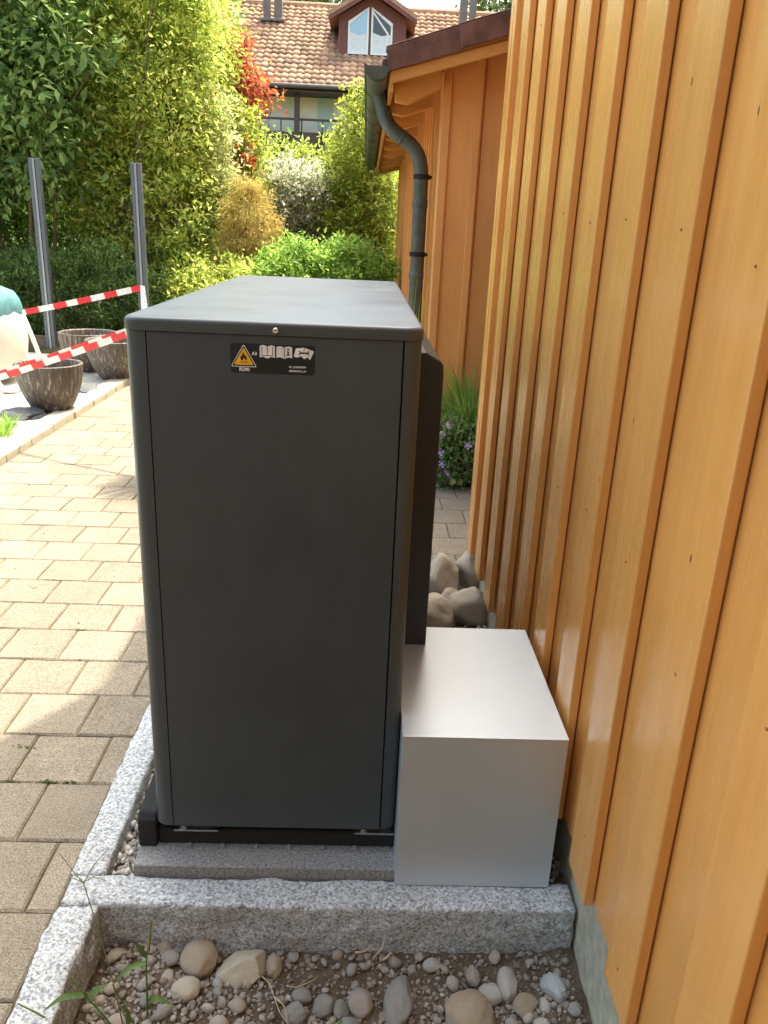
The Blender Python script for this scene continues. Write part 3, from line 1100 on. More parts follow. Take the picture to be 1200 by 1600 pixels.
MB().tube([(-5.7, EY + 5.4, EZ + 5.4 * RS + 0.05), (5.9, EY + 5.4, EZ + 5.4 * RS + 0.05)], 0.10, 10).build("ridge_cap", M['tile'], far)
MB().tube([(-6, EY - 0.02, EZ - 0.02), (6, EY - 0.02, EZ - 0.02)], 0.07, 10).build("gutter", M['chim'], far)
MB().box(-9, 9, 25.3, 25.35, 5.24, 5.30).box(-9, 9, 25.05, 26.05, 5.20, 5.235).build("eave_board", M['dkbrown'], far)
MB().box(-9, 9, 26.0, 34, 0, 5.19).build("wall", M['wallw'], far)
MB().box(-4.9, -2.96, 25.96, 25.995, 2.8, 5.19).build("wall_panel", M['wallt'], far)
MB().box(-1.55, -1.10, 25.96, 25.995, 2.8, 5.19).build("wall_panel", M['wallt'], far)
for x in (-4.9, -2.12, 0.9, 3.6):
    MB().box(x - 0.075, x + 0.075, 25.35, 25.5, 0, 5.195).build("loggia_post", M['dkbrown'], far, (x, 25.35, 0), bevel=0.01)
rail = MB().box(-9, 9, 25.38, 25.43, 4.50, 4.56).build("balcony_rail", M['dkbrown'], far)
for i in range(30):
    x = -8.6 + i * 0.6
    MB().box(x, x + 0.04, 25.39, 25.42, 3.4, 4.498).build("baluster", M['dkbrown'], rail, (x, 25.39, 3.4))
MB().box(-9, 9, 25.39, 25.42, 3.0, 4.20).build("balcony_panel", M['dkbrown'], far)
MB().box(-9, 9, 25.45, 25.99, 2.9, 2.98).build("balcony_floor", M['wallw'], far)
# chimneys
for (x, w, lab) in ((-3.38, .22, 0), (-3.02, .25, 0), (2.86, .24, 0), (3.16, .20, 0)):
    mb = MB().box(x - w / 2, x + w / 2, 28.9, 29.15, 7.2, 9.6).box(x - w / 2 - .03, x + w / 2 + .03, 28.87, 29.18, 9.601, 9.68)
    mb.box(x - w / 2 - .08, x + w / 2 + .08, 28.75, 29.2, 7.70, 7.78)
    mb.build("chimney", M['chim'], far, (x, 29, 7.2), bevel=0.01)
# dormer
dy = 26.9
dorm = MB().prism([(-1.02, 6.2), (0.98, 6.2), (0.98, 7.52), (-0.02, 8.10), (-1.02, 7.52)], dy, 30.2).build("dormer", M['redwood'], far)
for s, nm in ((-1, 'l'), (1, 'r')):
    a = (-0.02, 8.18)
    b2 = (-0.02 + s * 1.30, 8.18 - 0.74)
    MB().prism([a, b2, (b2[0], b2[1] + 0.12), (a[0], a[1] + 0.13)], dy - 0.35, 30.6).build("dormer_roof", M['tile'], dorm)
    MB().prism([(a[0], a[1] - 0.12), (b2[0], b2[1] - 0.11), (b2[0], b2[1] - 0.003), (a[0], a[1] - 0.003)], dy - 0.34, dy - 0.29).build("dormer_barge", M['redwood'], dorm)
MB().box(-1.05, 1.01, dy - 0.10, dy - 0.003, 6.42, 6.50).build("dormer_sill", M['chim'], dorm)


def pane_set(x0, x1, side):
    zt0, zt1 = (7.38, 7.78) if side < 0 else (7.78, 7.38)
    outer = [(x0, 6.54), (x1, 6.54), (x1, zt1), (x0, zt0)]
    w = 0.055
    inner = [(x0 + w, 6.54 + w), (x1 - w, 6.54 + w), (x1 - w, zt1 - w - 0.02), (x0 + w, zt0 - w - 0.02)]
    mb = MB()
    vs = [(x, dy - 0.06, z) for x, z in outer] + [(x, dy - 0.06, z) for x, z in inner] + [(x, dy - 0.004, z) for x, z in outer] + [(x, dy - 0.004, z) for x, z in inner]
    fs = []
    for i in range(4):
        j = (i + 1) % 4
        fs += [(i, j, 4 + j, 4 + i), (i, 8 + i, 8 + j, j), (4 + i, 4 + j, 12 + j, 12 + i)]
    mb.add(vs, fs).build("window_frame", M['frame'], dorm)
    MB().prism(inner, dy - 0.030, dy - 0.022).build("window_pane", M['glass'] if side < 0 else M['glass_dark'], dorm)
    if side > 0:                              # the casement stands ajar
        MB().prism([(x0 + w, zt0 - 0.10), (x0 + w, zt0 - 0.17), (x1 - w - 0.10, zt1 - 0.30), (x1 - w - 0.06, zt1 - 0.26)], dy - 0.055, dy - 0.036).box(x1 - w - 0.12, x1 - w - 0.06, dy - 0.055, dy - 0.036, 6.60, zt1 - 0.28).build("casement", M['frame'], dorm)
    zc = 6.54 + w + 0.50
    MB().add([(x0 + w, dy - 0.034, 6.54 + w), (x1 - w, dy - 0.034, 6.54 + w), (x1 - w, dy - 0.034, zc), ((x0 + x1) / 2, dy - 0.034, zc - .05), (x0 + w, dy - 0.034, zc + .03)],
             [(0, 1, 2, 3, 4)]).build("curtain", M['curtain'], dorm)


pane_set(-0.74, -0.13, -1)
pane_set(-0.06, 0.58, 1)

# ------------------------------------------------------------------ heat pump
UX0, UX1, UY0, UY1, UZ0, UZ1 = -0.470, 0.119, 1.582, 3.150, 0.130, 1.322
hp = thing("heat_pump", ((UX0 + UX1) / 2, UY0, 0.05), 'large anthracite grey heat pump cabinet with a warning sticker, standing on rubber feet', 'heat pump')


def rrect(x0, x1, y0, y1, r, n=8):
    pts = []
    for cx, cy, a0 in ((x1 - r, y1 - r, 0), (x0 + r, y1 - r, 90), (x0 + r, y0 + r, 180), (x1 - r, y0 + r, 270)):
        for k_ in range(n + 1):
            a = math.radians(a0 + 90 * k_ / n)
            pts.append((cx + r * math.cos(a), cy + r * math.sin(a)))
    return pts


# corner posts: rounded outside corner with a flat flange on each face
for (sx, sy, cx, cy) in ((-1, -1, UX0, UY0), (1, -1, UX1, UY0), (-1, 1, UX0, UY1), (1, 1, UX1, UY1)):
    R = 0.030
    w, th = 0.0435 if sx < 0 else 0.0355, 0.02
    prof = []
    for k_ in range(11):
        a = math.pi / 2 * k_ / 10
        prof.append((R - R * math.cos(a), R - R * math.sin(a)))     # from x=0 edge to y=0 edge
    # local corner coords: u inward along x, v inward along y
    poly = [(0.0, w)] + prof + [(w, 0.0), (w, th), (th, w)]
    vs = []
    for z in (UZ0, UZ1 - 0.001):
        for (u, v) in poly:
            vs.append((cx - sx * u, cy - sy * v, z))
    n = len(poly)
    fs = [(i, (i + 1) % n, n + (i + 1) % n, n + i) for i in range(n)] + [tuple(range(n)), tuple(range(2 * n - 1, n - 1, -1))]
    o = MB().add(vs, fs).build("corner_post", M['anthracite'], hp, (cx, cy, UZ0))
    shade_auto(o.data, 0.5)
# panels between the posts
XL, XR = UX0 + 0.0445, UX1 - 0.0375
MB().box(XL + 0.0008, XR - 0.0012, UY0 + 0.0008, UY0 + 0.018, UZ0 - 0.003, UZ1 - 0.001).build("end_panel", M['anthracite'], hp, (XL, UY0, UZ0), bevel=0.0014, segs=2)
MB().box(XL + 0.001, XR - 0.001, UY1 - 0.018, UY1 - 0.001, UZ0, UZ1 - 0.001).build("end_panel", M['anthracite'], hp, (XL, UY1, UZ0), bevel=0.0014, segs=2)
MB().box(UX0 + 0.001, UX0 + 0.018, UY0 + 0.046, UY1 - 0.046, UZ0, UZ1 - 0.001).build("front_panel", M['anthracite'], hp, (UX0, UY0, UZ0), bevel=0.0014)
MB().box(UX1 - 0.018, UX1 - 0.001, UY0 + 0.046, UY1 - 0.046, UZ0, UZ1 - 0.001).build("rear_panel", M['anthracite'], hp, (UX1, UY0, UZ0), bevel=0.0014)
MB().box(UX0 + 0.021, UX1 - 0.021, UY0 + 0.021, UY1 - 0.021, UZ0 + 0.002, UZ1 - 0.003).build("inner_case", M['seam'], hp)
MB().box(UX0 + 0.02, UX1 - 0.02, UY0 + 0.01, UY1 - 0.01, UZ0 - 0.012, UZ0 - 0.004).build("base_tray", M['seam'], hp)
# lid: rounded rectangle with a soft top edge
pts = rrect(UX0 - 0.003, UX1 + 0.003, UY0 - 0.003, UY1 + 0.003, 0.034, 8)
cxm, cym = (UX0 + UX1) / 2, (UY0 + UY1) / 2
levels = [(0.0, UZ1), (0.0, UZ1 + 0.017)] + [(0.009 * (1 - math.cos(math.pi / 2 * k_ / 5)), UZ1 + 0.017 + 0.009 * math.sin(math.pi / 2 * k_ / 5)) for k_ in range(1, 6)]
vs, n = [], len(pts)
for ins, z in levels:
    for (x, y) in pts:
        dx, dy_ = x - cxm, y - cym
        fx = (abs(dx) - ins) / abs(dx) if abs(dx) > 1e-6 else 1
        fy = (abs(dy_) - ins) / abs(dy_) if abs(dy_) > 1e-6 else 1
        vs.append((cxm + dx * fx, cym + dy_ * fy, z))
fs = []
for l in range(len(levels) - 1):
    fs += [(l * n + i, l * n + (i + 1) % n, (l + 1) * n + (i + 1) % n, (l + 1) * n + i) for i in range(n)]
fs.append(tuple(range((len(levels) - 1) * n, len(levels) * n)))
fs.append(tuple(range(n - 1, -1, -1)))
M['lid'] = m_coat("anthracite_lid_coat", (0.046, 0.052, 0.056), (0.145, 0.165, 0.190), 0.40)  # paler second colour paints sky sheen onto the lid top
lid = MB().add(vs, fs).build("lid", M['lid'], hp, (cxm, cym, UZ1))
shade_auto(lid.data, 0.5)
# lid screw
mb = MB().lathe([(0.0, -0.0035), (0.0022, -0.0035), (0.0025, -0.0050), (0.0048, -0.0045), (0.0062, -0.0020), (0.0064, 0.002)], 18)
mb.v = [(x, z, y) for x, y, z in mb.v]
o = obj("screw", mb.mesh("screw", True), M['steel'], lid, (-0.171, UY0 - 0.0042, 1.3315))
# guard over the fan side, standing off the rear panel
prof = [(0.128, 0.415), (0.196, 0.430), (0.201, 0.436), (0.201, 1.205), (0.199, 1.222), (0.192, 1.232), (0.155, 1.252), (0.134, 1.252), (0.128, 1.240)]
guard = MB().prism(prof, 1.935, 2.96).build("fan_guard", M['dark_plastic'], hp, (0.16, 1.935, 0.42), bevel=0.004, segs=2)
for z in (0.52, 0.75, 0.95, 1.12):
    MB().box(UX1 - 0.0005, 0.1285, 1.96, 1.985, z - 0.006, z + 0.006).build("spacer", M['galv'], guard, (0.12, 1.96, z))
MB().box(UX1 - 0.0005, 0.132, 1.93, 1.96, 0.335, 0.402).prism([(UX1, 0.400), (0.132, 0.400), (0.15, 0.414), (UX1, 0.414)], 1.932, 1.958).build("guard_bracket", M['dark_plastic'], hp, (0.12, 1.93, 0.35), bevel=0.002)
# mounting brackets with bolts
for x, y in ((-0.43, 1.60), (0.02, 1.60), (-0.43, 2.96), (0.02, 2.96)):
    br = MB().box(x, x + 0.11, y, y + 0.15, 0.094, 0.099).box(x + 0.02, x + 0.09, y + 0.02, y + 0.13, 0.0992, UZ0 - 0.0125).build("mounting_bracket", M['galv'], hp, (x, y, 0.09), bevel=0.001)
    MB().lathe([(0.0, 0.010), (0.007, 0.009), (0.0085, 0.004), (0.0085, 0.0), (0.013, 0.0), (0.013, -0.003)], 8, (x + 0.022, y + 0.012, 0.103)).build("bolt", M['steel'], br, (x + 0.03, y + 0.018, 0.1))

# sticker -----------------------------------------------------------------
M['st_black'] = m_plain("sticker_black", (0.011, 0.011, 0.011), 0.3)
M['st_white'] = m_plain("sticker_white", (0.78, 0.78, 0.78), 0.4)
M['st_yellow'] = m_plain("sticker_yellow", (0.80, 0.42, 0.01), 0.4)
SY = UY0 + 0.0003


def flat(polys, y):
    mb_ = MB()
    for p in polys:
        mb_.add([(x, y, z) for x, z in p], [tuple(range(len(p)))])
    return mb_


pts = [(x, z) for x, z in rrect(-0.261, -0.094, 1.2465, 1.3045, 0.006, 5)]
st = MB().prism(pts, SY - 0.0004, SY + 0.0003).build("warning_sticker", M['st_black'], hp, (-0.1775, SY, 1.275))
st['label'] = 'black sticker with yellow flame triangle and white manual symbols'


def tri(cx, cz, s, y, nm, m):
    """rounded warning triangle"""
    h = s * 0.866
    P3 = [Vector((cx, cz + h * 0.62)), Vector((cx - s / 2, cz - h * 0.38)), Vector((cx + s / 2, cz - h * 0.38))]
    out = []
    for i in range(3):
        p, a, b = P3[i], P3[i - 1], P3[(i + 1) % 3]
        r = s * 0.07
        out += [p + (a - p).normalized() * r, p + ((a - p).normalized() + (b - p).normalized()) * r * 0.28, p + (b - p).normalized() * r]
    return flat([[(q.x, q.y) for q in out]], y).build(nm, m, st, (cx, y, cz))


tri(-0.2345, 1.2755, 0.052, SY - 0.0007, "triangle_border", M['st_white'])
tri(-0.2345, 1.2755, 0.0475, SY - 0.0009, "triangle_outline", M['st_black'])
tri(-0.2345, 1.2755, 0.0395, SY - 0.0011, "triangle_field", M['st_yellow'])
flame = [(-.0052, -.0065), (-.0068, -.0030), (-.0060, .0005), (-.0043, .0030), (-.0040, .0008), (-.0028, .0028), (-.0022, .0062), (-.0005, .0095), (.0003, .0060),
         (.0020, .0042), (.0028, .0015), (.0040, .0026), (.0058, -.0008), (.0064, -.0036), (.0050, -.0066), (.0025, -.0078), (.0030, -.0050), (.0010, -.0020), (-.0012, -.0042), (-.0022, -.0078)]
flat([[(-0.2345 + x, 1.2785 + z) for x, z in flame]], SY - 0.0013).build("flame_symbol", M['st_black'], st, (-0.2345, SY, 1.277))
flat([[(-0.2432, 1.2672), (-0.2258, 1.2672), (-0.2258, 1.2684), (-0.2432, 1.2684)]], SY - 0.0013).build("flame_bar", M['st_black'], st, (-0.2345, SY, 1.268))


def book(x0, z0, w, h, kind):
    k_ = 0.0
    if kind == 2:
        q = [(0.10, 0.80), (0.50, 0.86), (0.98, 0.66), (0.80, 0.12), (0.66, 0.28), (0.52, 0.16), (0.34, 0.34), (0.18, 0.24), (0.0, 0.30)]
    else:
        q = [(0.0, 0.92), (0.22, 1.0), (0.5, 0.90), (0.78, 1.0), (1.0, 0.92), (1.0, 0.06), (0.78, 0.14), (0.5, 0.0), (0.22, 0.14), (0.0, 0.06)]
    bk = flat([[(x0 + a * w, z0 + b * h) for a, b in q]], SY - 0.0008).build("manual_symbol", M['st_white'], st, (x0, SY, z0))
    d = []
    Rr = lambda a, b, c_, e: d.append([(x0 + a * w, z0 + b * h), (x0 + c_ * w, z0 + b * h), (x0 + c_ * w, z0 + e * h), (x0 + a * w, z0 + e * h)])
    if kind == 0:
        Rr(0.475, 0.28, 0.525, 0.90)
        Rr(0.12, 0.20, 0.88, 0.25)
        Rr(0.12, 0.20, 0.165, 0.90)
        Rr(0.835, 0.20, 0.88, 0.90)
    elif kind == 1:
        Rr(0.478, 0.05, 0.522, 0.90)
        Rr(0.70, 0.30, 0.80, 0.62)
        Rr(0.64, 0.27, 0.86, 0.34)
        Rr(0.66, 0.55, 0.78, 0.62)
        Rr(0.69, 0.70, 0.81, 0.84)
    else:
        Rr(0.28, 0.48, 0.72, 0.58)
        Rr(0.24, 0.42, 0.33, 0.48)
        Rr(0.24, 0.59, 0.33, 0.65)
        Rr(0.67, 0.42, 0.76, 0.48)
        Rr(0.67, 0.59, 0.76, 0.65)
        d.append([(x0 + 0.50 * w, z0 + 0.62 * h), (x0 + 0.56 * w, z0 + 0.86 * h), (x0 + 0.53 * w, z0 + 0.86 * h), (x0 + 0.47 * w, z0 + 0.62 * h)])
    flat(d, SY - 0.0010).build("manual_mark", M['st_black'], bk if False else st, (x0, SY, z0))


book(-0.2030, 1.2765, 0.030, 0.0265, 0)
book(-0.1700, 1.2770, 0.031, 0.0250, 1)
book(-0.1360, 1.2730, 0.041, 0.0320, 2)


def lettering(txt, x, z, size, bold=0.0):
    cu = bpy.data.curves.new("lettering", 'FONT')
    cu.body = txt
    cu.size = size
    cu.offset = bold
    cu.resolution_u = 3
    tmp = bpy.data.objects.new("tmp_text", cu)
    C.objects.link(tmp)
    dg = bpy.context.evaluated_depsgraph_get()
    me = bpy.data.meshes.new_from_object(tmp.evaluated_get(dg))
    bpy.data.objects.remove(tmp)
    bpy.data.curves.remove(cu)
    me.materials.clear()
    o_ = obj("lettering", me, M['st_white'], st, (x, SY - 0.0009, z), (math.pi / 2, 0, 0))
    return o_


lettering("A3", -0.2185, 1.2825, 0.0088, 0.0003)
lettering("R290", -0.2440, 1.2502, 0.0098, 0.0003)
lettering("00_3230000009", -0.1450, 1.2600, 0.0052, 0.0001)
lettering("8000009530_00", -0.1450, 1.2520, 0.0052, 0.0001)

# slabs and rubber feet ------------------------------------------------------
for (y0, y1, lab) in ((1.5345, 1.86, 'dark concrete slab under the near end of the heat pump'), (2.86, 3.20, 'dark concrete slab under the far end of the heat pump')):
    o = obj("concrete_slab", MB().box(-0.35, 0.35, -(y1 - y0) / 2, (y1 - y0) / 2, -0.06, 0).mesh("concrete_slab", bevel=0.003, segs=2), M['slab'], None, (-0.166, (y0 + y1) / 2, 0.048))
    tag(o, lab, 'slab', 'slabs carrying the heat pump')
for (y0, lab) in ((1.597, 'black rubber foot with upturned end under the near end of the heat pump'), (2.95, 'black rubber foot under the far end of the heat pump')):
    ft = thing("rubber_foot", (-0.2, y0, 0.049), lab, 'foot', 'rubber feet under the heat pump')
    MB().box(-0.471, 0.121, y0 + 0.012, y0 + 0.176, 0.0485, 0.0935).build("foot_bar", M['rubber'], ft, (-0.2, y0, 0.05), bevel=0.004)
    for xa, xb in ((-0.519, -0.4725), (0.1225, 0.202)):
        prof = [(y0, 0.0487), (y0 + 0.18, 0.0487), (y0 + 0.18, 0.128), (y0 + 0.165, 0.142), (y0 + 0.018, 0.142), (y0, 0.126)]
        n = len(prof)
        vs = [(xa, a, b) for a, b in prof] + [(xb, a, b) for a, b in prof]
        MB().add(vs, [tuple(range(n)), tuple(range(2 * n - 1, n - 1, -1))] + [(i, (i + 1) % n, n + (i + 1) % n, n + i) for i in range(n)]).build("foot_end", M['rubber'], ft, (xa, y0, 0.05), bevel=0.005, segs=2)
    for i in range(7):
        x = -0.40 + i * 0.083
        MB().box(x, x + 0.012, y0 - 0.002, y0 + 0.0115, 0.0487, 0.054).build("foot_rib", M['slab'], ft, (x, y0, 0.05), bevel=0.001)

# metal box -----------------------------------------------------------------
bx = thing("pipe_cover_box", (0.31, 1.52, 0.02), 'satin white aluminium box covering the pipes between heat pump and timber wall', 'box')
bx.rotation_euler = (0, 0, 0)
BX0, BX1, BY0, BY1, BZ0, BZ1 = 0.1205, 0.4985, 1.512, 2.040, 0.0235, 0.452
MB().box(BX0, BX1, BY0, BY0 + 0.0016, BZ0, BZ1 - 0.0022).build("front_sheet", M['alu'], bx, (0.31, BY0, BZ0), bevel=0.0005)
MB().box(BX0, BX1, BY1 - 0.0016, BY1, BZ0, BZ1 - 0.0022).build("back_sheet", M['alu'], bx, (0.31, BY1, BZ0))
MB().box(BX0, BX0 + 0.0016, BY0 + 0.002, BY1 - 0.002, BZ0, BZ1 - 0.0022).build("side_sheet", M['alu'], bx, (BX0, 1.7, BZ0))
MB().box(BX1 - 0.0016, BX1, BY0 + 0.002, BY1 - 0.002, BZ0, BZ1 - 0.0022).build("side_sheet", M['alu'], bx, (BX1, 1.7, BZ0))
MB().box(BX0 - 0.0006, BX1 + 0.0006, BY0 - 0.0012, BY1 + 0.0006, BZ1 - 0.002, BZ1).build("top_sheet", M['alu'], bx, (0.31, 1.77, BZ1), bevel=0.0008, segs=2)

# ------------------------------------------------------------------ patio things at left
for (x, lab) in ((-3.70, 'grey aluminium fence post standing beside the patio, left of two in view'), (-2.585, 'grey aluminium fence post tied with barrier tape, right of two in view'),
                 (-4.82, 'grey aluminium fence post at the far end of the row beyond the patio')):
    p = thing("fence_post", (x, 9.62, -0.05), lab, 'post', 'fence posts along the hedge')
    y = 9.62
    mb = MB()
    prof = [(-.055, -.04), (-.016, -.04), (-.016, -.022), (.016, -.022), (.016, -.04), (.055, -.04), (.055, .04), (.016, .04), (.016, .022), (-.016, .022), (-.016, .04), (-.055, .04)]
    n = len(prof)
    vs = [(x + a, y + b, -0.05) for a, b in prof] + [(x + a, y + b, 2.14) for a, b in prof]
    mb.add(vs, [tuple(range(n)), tuple(range(2 * n - 1, n - 1, -1))] + [(i, (i + 1) % n, n + (i + 1) % n, n + i) for i in range(n)])
    mb.build("post_profile", M['post'], p, (x, y, -0.05), bevel=0.003)
    MB().box(x - 0.012, x + 0.012, y - 0.046, y - 0.024, 0.0, 2.135).build("groove_strip", M['galv'], p, (x, y, 0))
# plank edging behind the patio
for i in range(5):
    x0 = -7.6 + i * 1.0
    tag(MB().box(x0, x0 + 0.99, 9.80, 9.83, -0.1, 0.17 + 0.01 * (i % 2)).build("edging_plank", M['plank'], None, (x0, 9.8, 0), bevel=0.004),
        ['', '', '', 'weathered brown plank behind the left fence post at the patio edge', 'weathered brown plank behind the big planters at the patio edge'][i] if i > 2
        else ['weathered brown plank at the far left end of the hedge bed', 'weathered brown plank, second from the far left end of the hedge bed', 'weathered brown plank left of the covered garden chair'][i], 'plank', 'planks edging the hedge bed')


def pot_profile(h, rt, rb):
    out = [(0.001, 0.0), (rb * 0.92, 0.0), (rb, 0.012)]
    for k_ in range(1, 11):
        u = k_ / 10
        out.append((rb + (rt - rb) * (1 - (1 - u) ** 1.9), 0.012 + (h - 0.03) * u))
    out += [(rt + 0.004, h - 0.008), (rt, h), (rt - 0.022, h), (rt - 0.028, h - 0.012)]
    for u in (0.85, 0.7, 0.55):
        out.append((rb + (rt - rb) * (1 - (1 - u) ** 1.9) - 0.03, h * u))
    return out


def m_pot():
    m, t, b = nt("glazed_brown_planter")
    tc = t.nodes.new('ShaderNodeTexCoord')
    mp = t.nodes.new('ShaderNodeMapping')
    mp.inputs['Scale'].default_value = (1, 1, 0.12)
    t.links.new(tc.outputs['Object'], mp.inputs[0])
    n = noi(t, mp.outputs[0], 42, 4, 0.7)
    n2 = noi(t, mp.outputs[0], 90, 3, 0.6)
    c = ramp(t, n, [(0.40, (0.065, 0.050, 0.044)), (0.56, (0.115, 0.092, 0.082)), (0.70, (0.42, 0.39, 0.37))])
    t.links.new(c, b.inputs['Base Color'])
    b.inputs['Roughness'].default_value = 0.42
    bump(t, b, n2, 0.7, 0.012)
    return m


M['pot'] = m_pot()
M['potsoil'] = m_soil("potting_soil", (0.16, 0.12, 0.085), (0.34, 0.27, 0.20), 30)
for (x, y, h, rt, rb, lab, tilt) in ((-2.545, 6.50, 0.385, 0.262, 0.150, 'ribbed brown glazed planter at the path edge, nearest of three', 0.0),
                                     (-2.46, 8.02, 0.385, 0.285, 0.165, 'ribbed brown glazed planter half hidden by the heat pump', 0.0),
                                     (-2.86, 8.42, 0.395, 0.290, 0.170, 'dark brown glazed planter behind the other two', 0.0)):
    p = thing("planter", (x, y, 0.031), lab, 'planter', 'empty brown planters by the patio')
    mb = MB().lathe(pot_profile(h, rt, rb), 48)
    me = MB().lathe(pot_profile(h, rt, rb), 132).mesh("planter_body", True)
    for v in me.vertices:                     # shallow vertical flutes on the outside
        rr, a = math.hypot(v.co.x, v.co.y), math.atan2(v.co.y, v.co.x)
        if 0.03 < v.co.z < h - 0.02 and rr > 0.1:
            k2 = 1 + 0.012 * (math.sin(33 * a + 3 * noise.noise((a * 2, v.co.z * 3, x))) + 0.6 * noise.noise((a * 9, v.co.z * 2, y)))
            v.co.x *= k2
            v.co.y *= k2
    o = obj("planter_body", me, M['pot'], p, (x, y, 0.031))
    ru = rb + (rt - rb) * (1 - (1 - 0.62) ** 1.9) - 0.025
    mb = MB().lathe([(ru, 0), (ru * 0.5, 0.012), (0.001, 0.016)], 24)
    obj("planter_soil", mb.mesh("planter_soil", True), M['potsoil'], p, (x, y, 0.031 + h * 0.62))

# crumpled dark fleece lying beside the planters
for n, (x, y, sx, lab) in enumerate([(-2.70, 6.25, .17, 'crumpled dark fleece lying left of the nearest planter'), (-2.56, 7.35, .14, 'crumpled dark fleece lying between the planters')]):
    o = obj("fleece_heap", pebble_mesh(400 + n, 4, 0.5, 0.3), M['rock'], None, (x, y, 0.045), (0, 0, 0.6), (sx, sx * 1.2, 0.045))
    tag(o, lab, 'fleece')

# lounge chair with teal cover and white tube frame
ch = thing("lounge_chair", (-3.61, 7.5, 0.031), 'rounded cream garden chair with teal cover and white tube frame, cut by left edge', 'chair')
mb = MB().lathe([(0.001, 0.10), (0.30, 0.10), (0.40, 0.14), (0.455, 0.26), (0.478, 0.42), (0.470, 0.58), (0.440, 0.72), (0.42, 0.735), (0.001, 0.735)], 40, (-3.66, 7.62, 0))
mb.build("seat_shell", M['shell'], ch, (-3.66, 7.62, 0.1), smooth=True)
vs, fs = [], []
nn = 36
prof = [(0.446, 0.66), (0.450, 0.72), (0.435, 0.80), (0.39, 0.865), (0.28, 0.905), (0.001, 0.915)]
for i, (r, z) in enumerate(prof):
    for k_ in range(nn):
        a = 2 * math.pi * k_ / nn
        rr = r * (1 + 0.018 * math.sin(7 * a + i) + 0.012 * math.sin(13 * a)) + 0.004
        vs.append((-3.66 + rr * math.cos(a), 7.62 + rr * math.sin(a), z + 0.012 * math.sin(5 * a + 0.7 * i)))
for i in range(len(prof) - 1):
    for k_ in range(nn):
        fs.append((i * nn + k_, i * nn + (k_ + 1) % nn, (i + 1) * nn + (k_ + 1) % nn, (i + 1) * nn + k_))
MB().add(vs, fs).build("fabric_cover", M['teal'], ch, (-3.66, 7.62, 0.7), smooth=True)
for yy in (7.10, 8.14):
    q = MB().tube(smooth_path([(-3.470, yy, 0.76), (-3.380, yy - 0.02, 0.60), (-3.280, yy - 0.05, 0.33), (-3.230, yy - 0.06, 0.17), (-3.170, yy - 0.05, 0.07), (-3.090, yy, 0.052)], 5), 0.021, 10)
    q.build("frame_leg", M['white_tube'], ch, (-3.310, yy, 0.3), smooth=True)
    q = MB().tube(smooth_path([(-3.510, yy, 0.74), (-3.450, yy - 0.02, 0.45), (-3.390, yy - 0.03, 0.24), (-3.300, yy - 0.05, 0.09), (-3.170, yy - 0.03, 0.052), (-3.090, yy + 0.02, 0.052)], 5), 0.019, 10)
    q.build("frame_leg", M['white_tube'], ch, (-3.410, yy, 0.3), smooth=True)
    MB().tube(smooth_path([(-3.450, yy + 0.04, 0.70), (-3.410, yy + 0.03, 0.5), (-3.430, yy + 0.03, 0.28), (-3.530, yy + 0.05, 0.14)], 5), 0.008, 8).build("frame_rod", M['galv'], ch, (-3.410, yy, 0.3), smooth=True)
MB().tube([(-3.095, 7.09, 0.052), (-3.095, 8.15, 0.052)], 0.019, 10).build("frame_runner", M['white_tube'], ch, (-3, 7.6, 0.05), smooth=True)


# barrier tape ------------------------------------------------------------------
def tape(pts, width, seg, twist, label, offset=0, tails=None):
    P = smooth_path(pts, 40)
    L = 0
    mb_ = MB()
    cols = []
    prev = None
    for i, p in enumerate(P):
        t = (P[min(i + 1, len(P) - 1)] - P[max(i - 1, 0)]).normalized()
        a = twist * (math.sin(i * 0.045 + offset) + 1.1 * noise.noise((i * 0.11, offset * 9, 1.7)))
        up = Vector((0, 0, 1))
        s = (up - t * up.dot(t)).normalized()
        b = t.cross(s)
        d = s * math.cos(a) + b * math.sin(a)
        if prev is not None:
            L += (p - prev).length
        prev = p
        mb_.v += [tuple(p - d * width / 2), tuple(p + d * width / 2)]
        if i:
            mb_.f.append((2 * i - 2, 2 * i - 1, 2 * i + 1, 2 * i))
            cols.append(int((L + offset) / seg) % 2)
    me = bpy.data.meshes.new("barrier_tape")
    me.from_pydata(mb_.v, [], mb_.f)
    me.materials.append(M['tape_r'])
    me.materials.append(M['tape_w'])
    for p, c_ in zip(me.polygons, cols):
        p.material_index = c_
        p.use_smooth = True
    return me


t1 = obj("barrier_tape", tape([(-4.82, 9.565, 0.30), (-3.70, 9.55, 0.535), (-2.60, 9.565, 0.805)], 0.068, 0.155, 0.15, ''))
tag(t1, 'red and white barrier tape strung between the grey fence posts', 'tape')
MB().add([(-2.60, 9.562, 0.84), (-2.545, 9.556, 0.83), (-2.50, 9.52, 0.40), (-2.60, 9.54, 0.42)], [(0, 1, 2, 3)]).build("tape_tail", M['tape_w'], t1, (-2.55, 9.5, 0.6))
t2 = thing("barrier_tape", (-2.0, 5.4, 0), 'doubled red and white barrier tape crossing in front of the planters', 'tape')
A_, B_ = Vector((-3.30, 5.83, 0.185)), Vector((-0.93, 5.10, 1.07))
for n, off in enumerate((0.0, 0.085)):
    dz = Vector((0, 0.012 * n, 0.030 * n - 0.012))
    mid = (A_ + B_) / 2 + Vector((0, 0, -0.012))
    me = tape([A_, mid + dz * (1 if n else 0.6), B_], 0.044, 0.115, 0.22, '', off)
    o = obj("tape_strand", me, None, t2, (0, 0, 0))
